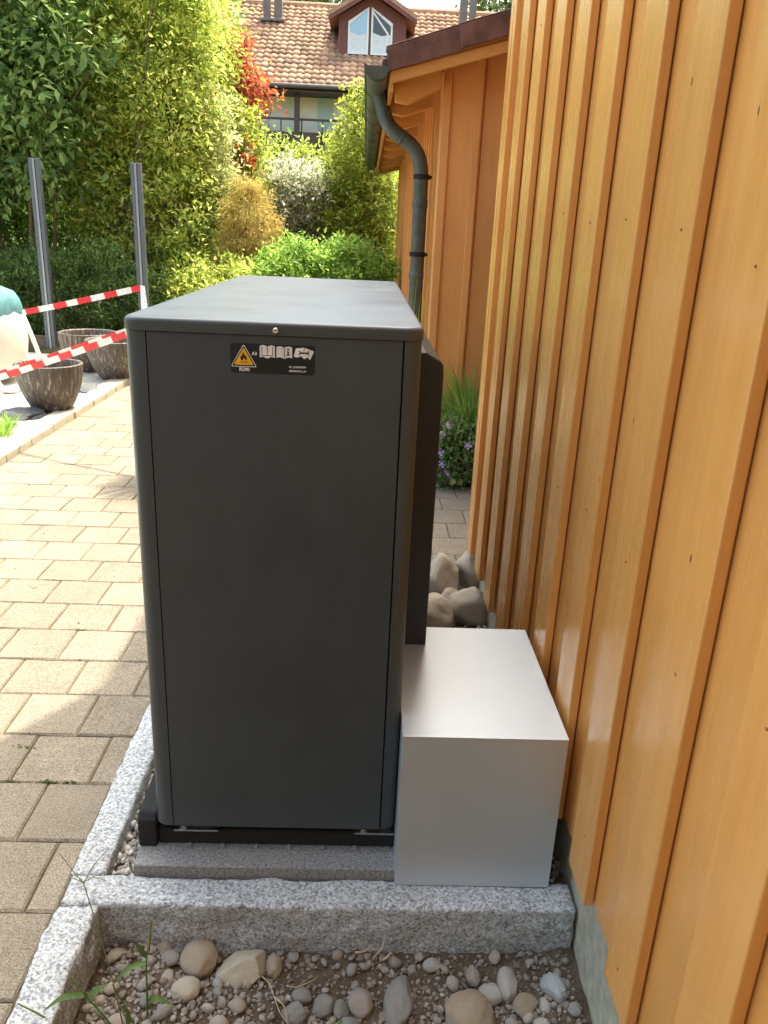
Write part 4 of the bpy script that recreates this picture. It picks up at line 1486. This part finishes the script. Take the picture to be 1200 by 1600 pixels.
for (x, y, h, lab) in ((-3.31, 5.835, 0.24, 'steel barrier stake at the left end of the doubled tape'), (-0.92, 5.10, 1.10, 'steel barrier stake behind the heat pump holding the tape')):
    q = MB().tube(smooth_path([(x, y, -0.1), (x, y, h * 0.6), (x, y, h - 0.05), (x + 0.02, y, h), (x + 0.04, y, h - 0.03), (x + 0.03, y, h - 0.06)], 5), 0.006, 8)
    tag(q.build("barrier_stake", M['galv'], None, (x, y, 0), smooth=True), lab, 'stake')


# ------------------------------------------------------------------ plants
def leaf_mesh(name, P, D, L, W, fold=0.25, rs=None):
    n = len(P)
    rs = rs or rng
    ref = rs.normal(size=(n, 3)) * 0.55 + np.array([0, 0, 1.0])
    S = np.cross(D, ref)
    S /= np.linalg.norm(S, axis=1, keepdims=True) + 1e-9
    Nn = np.cross(S, D)
    L = L[:, None]
    W = W[:, None]
    v0 = P
    v1 = P + D * L * 0.45 + S * W * 0.5 + Nn * W * fold
    v2 = P + D * L - Nn * L * 0.08
    v3 = P + D * L * 0.45 - S * W * 0.5 + Nn * W * fold
    V = np.stack([v0, v1, v2, v3], axis=1).reshape(-1, 3)
    b = (np.arange(n) * 4)[:, None]
    F = np.concatenate([b + np.array([[0, 2, 1]]), b + np.array([[0, 3, 2]])], axis=0)
    return mesh_np(name, V, F)


def clumps(lobes, K, per, spread, inner=0.5):
    """clump centres on lumpy ellipsoids, then points round them"""
    w = np.array([l[3] * l[5] for l in lobes])
    w = w / w.sum()
    which = rng.choice(len(lobes), size=K, p=w)
    Lb = np.array(lobes)[which]
    d = rng.normal(size=(K, 3))
    d /= np.linalg.norm(d, axis=1, keepdims=True)
    f = inner + (1 - inner) * rng.random(K) ** 0.5
    cen = Lb[:, :3] + d * Lb[:, 3:6] * f[:, None]
    cen += rng.normal(size=(K, 3)) * 0.05
    idx = np.repeat(np.arange(K), per)
    off = rng.normal(size=(K * per, 3)) * spread
    off[:, 2] *= 0.8
    P = cen[idx] + off
    out = d[idx]
    return P, out, cen


def shrub(name, label, base, lobes, K, per, spread, size, aspect, m, cat='shrub', group=None, inner=0.5, droop=0.15, up=0.25, stems=8, stem_r=0.02, zmin=0.03, shoots=0, hang=0.0):
    t = thing(name, base, label, cat, group)
    P, out, cen = clumps(lobes, K, per, spread, inner)
    n = len(P)
    D = out * 0.55 + rng.normal(size=(n, 3)) * 0.75 + np.array([0, 0, up - droop])
    if shoots:
        # upright leafy shoots standing out of the crown
        tops = cen[rng.choice(len(cen), shoots)]
        Ls = rng.uniform(0.15, 0.55, shoots)
        dirs = np.stack([rng.normal(0, .22, shoots), rng.normal(0, .22, shoots), np.ones(shoots)], 1)
        u = rng.random((shoots, 26, 1))
        SP = (tops[:, None, :] + dirs[:, None, :] * Ls[:, None, None] * u).reshape(-1, 3)
        P = np.concatenate([P, SP])
        D = np.concatenate([D, rng.normal(size=(len(SP), 3)) + np.array([0, 0, .4])])
    keep = P[:, 2] > zmin
    P, D = P[keep], D[keep]
    D /= np.linalg.norm(D, axis=1, keepdims=True)
    n = len(P)
    L = size * (0.45 + 0.95 * rng.random(n) ** 1.4 + 0.12)
    b = np.array(base)
    obj("crown", leaf_mesh("crown", P - b, D, L, L * aspect * rng.uniform(0.8, 1.2, n)), m, t, base)
    mb_ = MB()
    pick = rng.choice(len(cen), min(len(cen), stems * 4), replace=False)
    for s in range(stems):
        foot = Vector(base) + Vector((random.gauss(0, .12), random.gauss(0, .12), -0.05))
        head = Vector(cen[pick[s]])
        foot.x += (head.x - foot.x) * 0.55
        foot.y += (head.y - foot.y) * 0.4
        mid = foot.lerp(head, 0.5) + Vector((random.gauss(0, .10), random.gauss(0, .10), 0.15))
        mb_.tube(smooth_path([foot, mid, head], 4), [stem_r * (1 - 0.75 * i / 8) for i in range(9)], 6)
        for q in range(3):
            c2 = Vector(cen[pick[(s * 3 + q + stems) % len(pick)]])
            mb_.tube([mid.lerp(head, 0.2 * q), mid.lerp(c2, 0.5) + Vector((0, 0, .05)), c2], [stem_r * .5, stem_r * .35, stem_r * .15], 5)
    mb_.v = [(x - base[0], y - base[1], z - base[2]) for x, y, z in mb_.v]
    obj("trunk", mb_.mesh("trunk", True), M['bark'], t, base)
    return t


G = lambda *s: [(p, c_) for p, c_ in s]
LF = {}
LF['laurel'] = m_leaf("dark_broad_leaf", G((0.12, (0.072, 0.137, 0.036)), (0.45, (0.156, 0.254, 0.072)), (0.72, (0.299, 0.416, 0.130)), (0.92, (0.468, 0.546, 0.208))), 0.42, 0.28)
LF['gold'] = m_leaf("golden_privet_leaf", G((0.12, (0.120, 0.204, 0.034)), (0.36, (0.276, 0.372, 0.062)), (0.60, (0.480, 0.540, 0.114)), (0.80, (0.624, 0.600, 0.180)), (0.94, (0.624, 0.408, 0.144))), 0.48, 0.42)
LF['varieg'] = m_leaf("cream_variegated_leaf", G((0.15, (0.187, 0.242, 0.066)), (0.5, (0.440, 0.473, 0.187)), (0.85, (0.682, 0.660, 0.374))), 0.4, 0.5)
LF['maple'] = m_leaf("red_maple_leaf", G((0.15, (0.14, 0.030, 0.020)), (0.5, (0.36, 0.085, 0.028)), (0.85, (0.55, 0.26, 0.05))), 0.45, 0.5)
LF['thuja'] = m_leaf("bronze_conifer_leaf", G((0.15, (0.24, 0.20, 0.045)), (0.5, (0.42, 0.34, 0.085)), (0.85, (0.55, 0.42, 0.14))), 0.35, 0.7)
LF['white'] = m_leaf("white_blossom_leaf", G((0.15, (0.090, 0.123, 0.050)), (0.38, (0.224, 0.269, 0.134)), (0.55, (0.650, 0.638, 0.515)), (0.85, (0.829, 0.806, 0.694))), 0.3, 0.6)
LF['light'] = m_leaf("light_green_leaf", G((0.15, (0.13, 0.18, 0.025)), (0.5, (0.24, 0.30, 0.04)), (0.85, (0.40, 0.43, 0.085))), 0.45, 0.5)
LF['green'] = m_leaf("fresh_green_leaf", G((0.15, (0.103, 0.196, 0.032)), (0.5, (0.207, 0.345, 0.057)), (0.85, (0.345, 0.483, 0.092))), 0.45, 0.45)
LF['conifer'] = m_leaf("dark_conifer_leaf", G((0.15, (0.045, 0.090, 0.024)), (0.5, (0.093, 0.165, 0.039)), (0.85, (0.195, 0.270, 0.060))), 0.25, 0.6)
LF['wood'] = m_leaf("distant_tree_leaf", G((0.15, (0.05, 0.075, 0.02)), (0.85, (0.12, 0.16, 0.05))), 0.3, 0.6)
LF['grass'] = m_leaf("grass_blade", G((0.15, (0.117, 0.208, 0.039)), (0.5, (0.208, 0.351, 0.065)), (0.9, (0.390, 0.494, 0.130))), 0.4, 0.4)
LF['gera'] = m_leaf("cranesbill_leaf", G((0.15, (0.087, 0.145, 0.058)), (0.5, (0.160, 0.261, 0.094)), (0.9, (0.290, 0.377, 0.160))), 0.35, 0.5)

# left mass
shrub("laurel_tree", 'dark green broad-leaved tree filling the upper left corner behind the fence posts', (-4.7, 10.9, 0.0),
      [(-5.0, 10.9, 3.3, 1.1, .7, 1.3), (-4.2, 10.75, 2.7, .75, .5, .9), (-4.6, 10.9, 4.6, 1.2, .8, .9), (-5.6, 11, 2.0, 1.1, .7, 1.2), (-3.7, 10.8, 3.5, .55, .5, .8)],
      520, 38, 0.17, 0.135, 0.42, LF['laurel'], cat='tree', inner=0.45, droop=0.45, stems=9, stem_r=0.035)
shrub("golden_privet", 'tall yellow-green shrub in the middle of the hedge behind the right fence post', (-2.9, 11.4, 0.0),
      [(-3.2, 11.4, 3.3, .75, .6, 1.2), (-2.6, 11.3, 2.9, .60, .55, 1.1), (-2.45, 11.3, 1.6, .50, .5, .8), (-3.0, 11.5, 4.6, .95, .7, .9), (-2.55, 11.2, .85, .48, .4, .6),
       (-3.2, 11.4, 1.7, .7, .5, 1.0), (-2.25, 11.5, 3.9, .42, .5, .8)],
      900, 50, 0.12, 0.078, 0.40, LF['gold'], inner=0.45, stems=16, stem_r=0.028, shoots=70)
shrub("leafy_hedge", 'mid green leafy hedge bush behind and left of the golden shrub', (-4.1, 11.9, 0.0),
      [(-4.4, 12.0, 1.9, 1.2, .6, 1.6), (-3.5, 11.9, 1.3, 1.0, .5, 1.2), (-5.8, 12.2, 2.2, 1.2, .6, 1.8), (-3.6, 12.2, 3.6, 1.2, .6, 1.4)],
      620, 36, 0.16, 0.10, 0.45, LF['green'], inner=0.3, stems=10, stem_r=0.03)
shrub("variegated_shrub", 'cream variegated shrub glowing at the right flank of the golden shrub', (-2.15, 11.7, 0.0),
      [(-2.17, 11.7, 2.75, .30, .35, .55), (-2.10, 11.65, 2.1, .30, .35, .55), (-2.0, 11.7, 1.5, .28, .3, .5)], 240, 46, 0.085, 0.062, 0.42, LF['varieg'], inner=0.45, stems=5, stem_r=0.02)
shrub("climber_shrub", 'pale mixed-leaf climber growing below the red maple', (-1.9, 12.7, 0.0),
      [(-2.0, 12.7, 2.7, .38, .4, .62), (-1.8, 12.7, 1.9, .34, .4, .6), (-2.15, 12.6, 3.5, .22, .3, .9)], 260, 42, 0.095, 0.07, 0.5, LF['light'], inner=0.4, stems=5, stem_r=0.02)
shrub("red_maple", 'small red-leaved maple in front of the tiled roof', (-1.95, 13.6, 0.0),
      [(-2.10, 13.5, 3.75, .30, .4, .36), (-1.80, 13.6, 3.50, .28, .35, .22), (-2.12, 13.5, 4.05, .22, .3, .20), (-2.0, 13.4, 3.2, .20, .3, .16), (-1.72, 12.2, 2.45, .10, .15, .14), (-2.35, 13.2, 4.2, .2, .3, .25)], 150, 20, 0.12, 0.085, 0.6, LF['maple'], cat='tree', inner=0.3, stems=6, stem_r=0.02, droop=0.3)
shrub("bronze_conifer", 'rounded bronze conifer above the far corner of the heat pump', (-1.50, 11.0, 0.0),
      [(-1.50, 11.0, 1.25, .36, .34, .85), (-1.55, 11.0, .9, .42, .36, .7)], 420, 60, 0.055, 0.05, 0.22, LF['thuja'], inner=0.7, droop=0.9, up=0.1, stems=4, stem_r=0.03)
shrub("white_blossom_shrub", 'white-blossomed shrub beside the bronze conifer in the middle distance', (-1.05, 13.1, 0.0),
      [(-1.25, 13.1, 2.0, .52, .5, .50), (-.85, 13.2, 2.05, .48, .45, .42), (-1.45, 13.0, 1.45, .30, .35, .45), (-0.62, 13.3, 1.75, .22, .3, .35)], 420, 46, 0.075, 0.052, 0.6, LF['white'], inner=0.5, stems=8, stem_r=0.02)
shrub("dark_undergrowth", 'dark leafy bush in the shade under the white-blossomed shrub', (-1.0, 13.3, 0.0),
      [(-1.0, 13.4, 0.9, .7, .3, .7)], 150, 34, 0.10, 0.07, 0.5, LF['conifer'], inner=0.3, stems=4)
shrub("light_hedge", 'light yellow-green hedge in front of the balcony of the distant house', (-1.3, 15.6, 0.0),
      [(-1.7, 15.6, 2.3, .8, .6, .75), (-0.8, 15.7, 2.35, .8, .6, .75), (-2.5, 15.6, 2.4, .6, .5, .8), (0.0, 15.9, 2.1, .8, .6, .9), (-1.2, 15.6, 1.2, 1.6, .6, 1.0)],
      620, 40, 0.12, 0.085, 0.42, LF['light'], inner=0.45, stems=14, stem_r=0.02, shoots=110)
shrub("tall_light_shrub", 'tall lime-green shrub standing left of the gutter', (-.15, 13.0, 0.0),
      [(-.12, 13.0, 2.7, .40, .4, .80), (-.32, 13.0, 1.85, .42, .4, .7), (.12, 13.1, 2.0, .36, .4, .75), (.18, 13.0, 1.1, .34, .4, .7), (-.15, 13.0, .9, .4, .4, .6)],
      520, 36, 0.095, 0.072, 0.5, LF['light'], inner=0.35, stems=14, stem_r=0.018, shoots=60)
shrub("low_green_bush", 'low fresh green bush just above the far edge of the heat pump lid', (-.55, 9.6, 0.0),
      [(-.80, 9.6, .95, .45, .4, .40), (-.30, 9.6, .98, .42, .4, .42), (.02, 9.8, .90, .28, .3, .45)], 330, 46, 0.07, 0.058, 0.5, LF['green'], inner=0.55, stems=8, stem_r=0.012)
shrub("low_lime_bush", 'low lime-leaved bush at the foot of the bronze conifer', (-1.55, 10.3, 0.0),
      [(-1.55, 10.3, .70, .40, .3, .42), (-2.1, 10.5, .62, .40, .3, .45)], 220, 44, 0.07, 0.06, 0.45, LF['gold'], inner=0.5, stems=6, stem_r=0.012)
shrub("conifer_hedge", 'low dark conifer hedge behind the planters and fence posts', (-3.6, 10.25, 0.0),
      [(-4.6, 10.3, .55, .55, .28, .60), (-3.9, 10.2, .60, .5, .28, .62), (-3.25, 10.2, .62, .5, .28, .58), (-2.8, 10.35, .5, .4, .28, .55), (-5.6, 10.4, .6, .6, .3, .6)],
      800, 52, 0.06, 0.055, 0.3, LF['conifer'], inner=0.6, stems=8, stem_r=0.02, up=0.5)
shrub("rear_hedge", 'dense dark hedge closing the garden far behind the shrubs', (-3.0, 18.0, 0.0),
      [(-8.5, 18, 2.0, 2, .6, 2.2), (-5.5, 18, 2.0, 2, .6, 2.2), (-2.5, 18, 1.6, 2, .6, 1.7), (0.5, 18, 1.3, 2, .6, 1.5), (3, 18, 1.2, 2, .6, 1.4)], 620, 34, 0.26, 0.16, 0.5, LF['laurel'], inner=0.2, stems=10, cat='hedge')
shrub("background_tree", 'tall mid green tree closing the upper left corner behind the broad-leaved tree', (-5.0, 14.5, 0.0),
      [(-6.5, 14.5, 4.0, 1.5, .7, 1.9), (-4.6, 14.6, 4.0, 1.4, .7, 1.8), (-3.2, 14.8, 4.3, 1.0, .7, 1.6), (-8.5, 14.6, 4.0, 1.5, .7, 1.9)], 520, 36, 0.2, 0.13, 0.48, LF['green'], cat='tree', inner=0.25, stems=8, stem_r=0.05)
shrub("far_tree", 'dark trees showing over the ridge of the distant roof, left one', (-2.2, 41.0, 0.0),
      [(-2.2, 41, 10.6, 2.2, 1.5, 1.3), (-4.5, 42, 11.0, 2.0, 1.5, 1.4)], 160, 30, 0.35, 0.3, 0.5, LF['wood'], cat='tree', stems=4, stem_r=0.15)
shrub("far_tree", 'dark trees showing over the ridge of the distant roof, beside the right chimneys', (6.0, 41.0, 0.0),
      [(5.6, 41, 11.2, 1.3, 1.5, .9), (8.0, 42, 11.6, 1.8, 1.5, 1.6)], 130, 26, 0.35, 0.3, 0.5, LF['wood'], cat='tree', stems=4, stem_r=0.15)


def blades(name, base, n, h, spread, w, m, parent, droop=0.6, seg=6, lean=(0, 0)):
    V, F = [], []
    for i in range(n):
        a = random.uniform(0, 2 * math.pi)
        r0 = random.uniform(0, 0.08)
        L = h * random.uniform(0.6, 1.15)
        out = spread * random.uniform(0.25, 1.0)
        ww = w * random.uniform(0.7, 1.2)
        d = Vector((math.cos(a), math.sin(a), 0))
        side = Vector((-d.y, d.x, 0))
        b0 = len(V)
        for s in range(seg + 1):
            u = s / seg
            p = d * (r0 + out * u ** 1.7) + Vector((lean[0] * u, lean[1] * u, L * (u - droop * (out / spread) * 0.55 * u ** 3)))
            wd = ww * (1 - u ** 1.6) + 0.0004
            V += [tuple(p - side * wd / 2), tuple(p + side * wd / 2)]
        for s in range(seg):
            F.append((b0 + 2 * s, b0 + 2 * s + 1, b0 + 2 * s + 3, b0 + 2 * s + 2))
    return obj(name, mesh_np(name, V, F, True), m, parent, base)


yu = thing("yucca", (-1.72, 11.5, 0), 'spiky yucca head between the variegated shrub and bronze conifer', 'plant')
blades("leaf_rosette", (-1.72, 11.5, 1.88), 70, 0.30, 0.42, 0.030, LF['green'], yu, 1.2)
MB().tube([(-1.72, 11.5, -0.05), (-1.70, 11.5, 1.0), (-1.72, 11.5, 1.92)], [0.05, 0.045, 0.04], 8).build("trunk", M['bark'], yu, (-1.72, 11.5, 0), smooth=True)

og = thing("ornamental_grass", (0.70, 5.16, 0), 'clump of arching ornamental grass at the foot of the annexe wall', 'grass')
blades("grass_blades", (0.76, 5.20, 0.0), 1000, 0.86, 0.50, 0.013, LF['grass'], og, 1.35, 8, (-0.08, -0.04))
ge = shrub("cranesbill", 'low leafy cranesbill with violet flowers below the ornamental grass', (0.66, 4.98, 0.0),
           [(0.57, 4.90, .17, .17, .14, .17), (0.71, 4.90, .18, .15, .14, .18), (0.62, 4.92, .30, .20, .12, .10)], 150, 26, 0.035, 0.036, 0.75, LF['gera'], cat='plant', inner=0.4, stems=6, stem_r=0.004, zmin=0.005)
pet = bmesh.new()
fl_v, fl_f = [], []
for k_ in range(5):
    a = 2 * math.pi * k_ / 5
    for (r, da, z) in ((0.001, 0, 0), (0.010, -0.42, .001), (0.0165, -0.30, .003), (0.0185, 0, .0035), (0.0165, 0.30, .003), (0.010, 0.42, .001)):
        fl_v.append((r * math.cos(a + da), r * math.sin(a + da), z))
    fl_f.append(tuple(range(6 * k_, 6 * k_ + 6)))
for n, (x, y, z) in enumerate([(0.543, 4.76, 0.42), (0.672, 4.76, 0.298), (0.506, 4.76, 0.358), (0.557, 4.74, 0.112), (0.545, 4.74, 0.125), (0.517, 4.74, 0.178), (0.50, 4.75, 0.25), (0.47, 4.75, 0.38), (0.78, 4.76, .33)]):
    me = bpy.data.meshes.new("flower")
    me.from_pydata(fl_v, [], fl_f)
    o = obj("flower", me, M['petal_pink'] if n in (0, 2) else M['petal'], ge, (x, y, z), (1.0 + random.uniform(-.2, .2), random.uniform(-.3, .3), random.uniform(0, 1)), (1.5, 1.5, 1.5))
    MB().lathe([(0.001, .006), (.0035, .004), (.004, 0)], 8, (x, y, z)).build("flower_eye", M['eye'], o, (x, y, z))
pet.free()

# potted grass behind the unit: its tips cast the feathery shadow on the path
pg = thing("potted_grass", (-1.12, 4.92, 0), 'potted ornamental grass behind the heat pump, seen by its feathery shadow', 'plant')
mb = MB().lathe(pot_profile(0.26, 0.17, 0.11), 32)
obj("pot", mb.mesh("pot", True), M['pot'], pg, (-1.12, 4.92, 0.002))
blades("grass_blades", (-1.12, 4.92, 0.20), 650, 0.86, 0.34, 0.022, LF['grass'], pg, 0.5, 7)

sh = thing("pipe_side_plant", (0.30, 4.95, 0), 'few green leaf tips rising beside the downpipe behind the lid', 'plant')
blades("leaves", (0.26, 4.95, 0.0), 34, 1.34, 0.10, 0.022, LF['light'], sh, 0.3, 6)

lt_ = thing("grass_tuft", (-2.62, 5.55, 0.02), 'bright green grass tuft at the patio corner on the left edge', 'grass')
for (x, y) in ((-2.60, 5.35), (-2.68, 5.55), (-2.57, 5.62), (-2.75, 5.75), (-2.80, 5.45), (-2.64, 5.85)):
    blades("grass_blades", (x, y, 0.02), 150, 0.13, 0.10, 0.006, LF['green'], lt_, 0.6, 4)


# weeds in the foreground ---------------------------------------------------------
def stem(mb_, pts, r0, r1):
    P = smooth_path(pts, 6)
    mb_.tube(P, [r0 + (r1 - r0) * i / (len(P) - 1) for i in range(len(P))], 6)


def strap_leaf(mb_, pts, w):
    P = smooth_path(pts, 5)
    n = len(P)
    b0 = len(mb_.v)
    for i, p in enumerate(P):
        t = (P[min(i + 1, n - 1)] - P[max(i - 1, 0)]).normalized()
        s = t.cross(Vector((0, -0.7, 0.7))).normalized()
        u = i / (n - 1)
        wd = w * (0.35 + 1.0 * math.sin(math.pi * min(1, u * 0.8 + 0.18))) * (1 - u ** 4) + 0.0003
        mid = p + Vector((0, 0, -wd * 0.18))
        mb_.v += [tuple(p - s * wd / 2), tuple(mid), tuple(p + s * wd / 2)]
    for i in range(n - 1):
        a = b0 + 3 * i
        mb_.f += [(a, a + 1, a + 4, a + 3), (a + 1, a + 2, a + 5, a + 4)]


M['weed'] = m_plain("weed_green", (0.11, 0.19, 0.04), 0.5, 0, 60, 0.3)
M['weedstem'] = m_plain("weed_stem", (0.22, 0.22, 0.09), 0.6, 0, 60, 0.3)
w1 = thing("grass_weed", (-0.45, 1.20, -0.11), 'tall thin grass weed with three-way seed head crossing the granite kerbs', 'weed', 'weeds in the soil bed')
mb = MB()
stem(mb, [(-0.445, 1.2, -0.12), (-0.452, 1.2, -0.03), (-0.470, 1.2, 0.132), (-0.500, 1.2, 0.323)], 0.0020, 0.0010)
mb.build("stalk", M['weedstem'], w1, (-0.45, 1.2, -0.11), smooth=True)
for q in ([(-0.500, 1.2, 0.323), (-0.517, 1.2, 0.352), (-0.539, 1.2, 0.395)], [(-0.500, 1.2, 0.323), (-0.478, 1.2, 0.366), (-0.445, 1.2, 0.410)],
          [(-0.500, 1.2, 0.325), (-0.480, 1.2, 0.338), (-0.455, 1.2, 0.330)], [(-0.500, 1.2, 0.325), (-0.516, 1.2, 0.334), (-0.529, 1.2, 0.338)]):
    mb = MB()
    stem(mb, q, 0.0011, 0.0006)
    mb.build("seed_spike", M['weedstem'], w1, q[0], smooth=True)
w2 = thing("grass_weed", (-0.417, 1.25, -0.11), 'upright green weed with broad side leaves rising before the front kerb', 'weed', 'weeds in the soil bed')
mb = MB()
stem(mb, [(-0.417, 1.25, -0.13), (-0.412, 1.25, -0.02), (-0.408, 1.25, 0.07), (-0.393, 1.25, 0.18)], 0.0026, 0.0013)
mb.build("stalk", M['weed'], w2, (-0.41, 1.25, -0.1), smooth=True)
mb = MB()
stem(mb, [(-0.402, 1.249, 0.10), (-0.397, 1.249, 0.14), (-0.391, 1.249, 0.185)], 0.0036, 0.0016)
mb.build("seed_spike", M['weedstem'], w2, (-0.4, 1.25, 0.1), smooth=True)
for q, w in (([(-0.410, 1.25, 0.065), (-0.445, 1.245, 0.055), (-0.480, 1.24, 0.012)], 0.013), ([(-0.408, 1.25, 0.08), (-0.420, 1.25, 0.105), (-0.430, 1.25, 0.125)], 0.012),
             ([(-0.413, 1.25, -0.045), (-0.388, 1.245, -0.030), (-0.350, 1.24, -0.048)], 0.013)):
    mb = MB()
    strap_leaf(mb, q, w * 0.62)
    mb.build("leaf", M['weed'], w2, q[0], smooth=True)
w3 = thing("grass_weed", (-0.46, 1.17, -0.10), 'leafy green weed leaning over the light kerb at the lower left corner', 'weed', 'weeds in the soil bed')
for pts_, r in (([(-0.440, 1.17, -0.11), (-0.464, 1.17, -0.01), (-0.505, 1.17, 0.065), (-0.536, 1.17, 0.122)], 0.0026), ([(-0.40, 1.17, -0.11), (-0.42, 1.17, 0.0), (-0.452, 1.17, 0.10)], 0.0024),
                ([(-0.545, 1.16, -0.06), (-0.58, 1.16, 0.012), (-0.637, 1.16, 0.058)], 0.0030)):
    mb = MB()
    stem(mb, pts_, r, r * 0.5)
    mb.build("stalk", M['weed'], w3, pts_[0], smooth=True)
for q, w in (([(-0.510, 1.17, 0.070), (-0.550, 1.165, 0.070), (-0.592, 1.16, 0.035)], 0.013), ([(-0.505, 1.17, 0.055), (-0.487, 1.165, 0.088), (-0.455, 1.16, 0.115)], 0.014),
             ([(-0.43, 1.17, -0.02), (-0.425, 1.165, 0.03), (-0.44, 1.16, 0.06)], 0.012), ([(-0.42, 1.17, -0.05), (-0.385, 1.165, -0.01), (-0.345, 1.16, -0.02)], 0.012),
             ([(-0.58, 1.16, 0.0), (-0.61, 1.155, 0.01), (-0.65, 1.15, -0.02)], 0.014)):
    mb = MB()
    strap_leaf(mb, q, w * 0.62)
    mb.build("leaf", M['weed'], w3, q[0], smooth=True)
sp = thing("seedling", (-0.005, 1.235, -0.115), 'tiny light green seedling at the bottom middle of the soil bed', 'weed')
for k_ in range(5):
    a = k_ * 1.26
    mb = MB()
    strap_leaf(mb, [(-0.005, 1.235, -0.112), (-0.005 + .012 * math.cos(a), 1.235 + .012 * math.sin(a), -0.100), (-0.005 + .026 * math.cos(a), 1.235 + .026 * math.sin(a), -0.104)], 0.008)
    mb.build("leaf", M['weed'], sp, (-0.005, 1.235, -0.112), smooth=True)
# dry roots
for lab, runs in (('pale dry root lying across the bare soil left of centre', [[(-0.185, 1.37, -.112), (-0.165, 1.345, -.104), (-0.150, 1.31, -.102), (-0.13, 1.27, -.106), (-0.10, 1.24, -.108)],
                                                                             [(-0.150, 1.31, -.102), (-0.125, 1.285, -.100), (-0.115, 1.25, -.106)]]),
                  ('knotted brown root stub sticking out below the front kerb', [[(0.07, 1.42, -.12), (0.078, 1.415, -.095), (0.092, 1.42, -.078), (0.098, 1.43, -.06)],
                                                                                [(0.09, 1.42, -.12), (0.102, 1.412, -.10), (0.115, 1.42, -.092), (0.12, 1.425, -.11)], [(0.03, 1.425, -.098), (0.05, 1.42, -.088), (0.065, 1.43, -.084)]]),
                  ('thin pale root bent beside the grey oval stones', [[(-0.125, 1.345, -.11), (-0.118, 1.335, -.10), (-0.10, 1.338, -.104), (-0.07, 1.35, -.10), (-0.055, 1.365, -.105)]])):
    r = thing("dry_root", runs[0][0], lab, 'root')
    for q in runs:
        q = [(x, y, max(z, soil_z(x, y) + 0.004)) for x, y, z in q]
        mb = MB()
        stem(mb, q, 0.0032 if 'knot' in lab else 0.0019, 0.0018 if 'knot' in lab else 0.0008)
        mb.build("root_strand", M['root'], r, q[0], smooth=True)
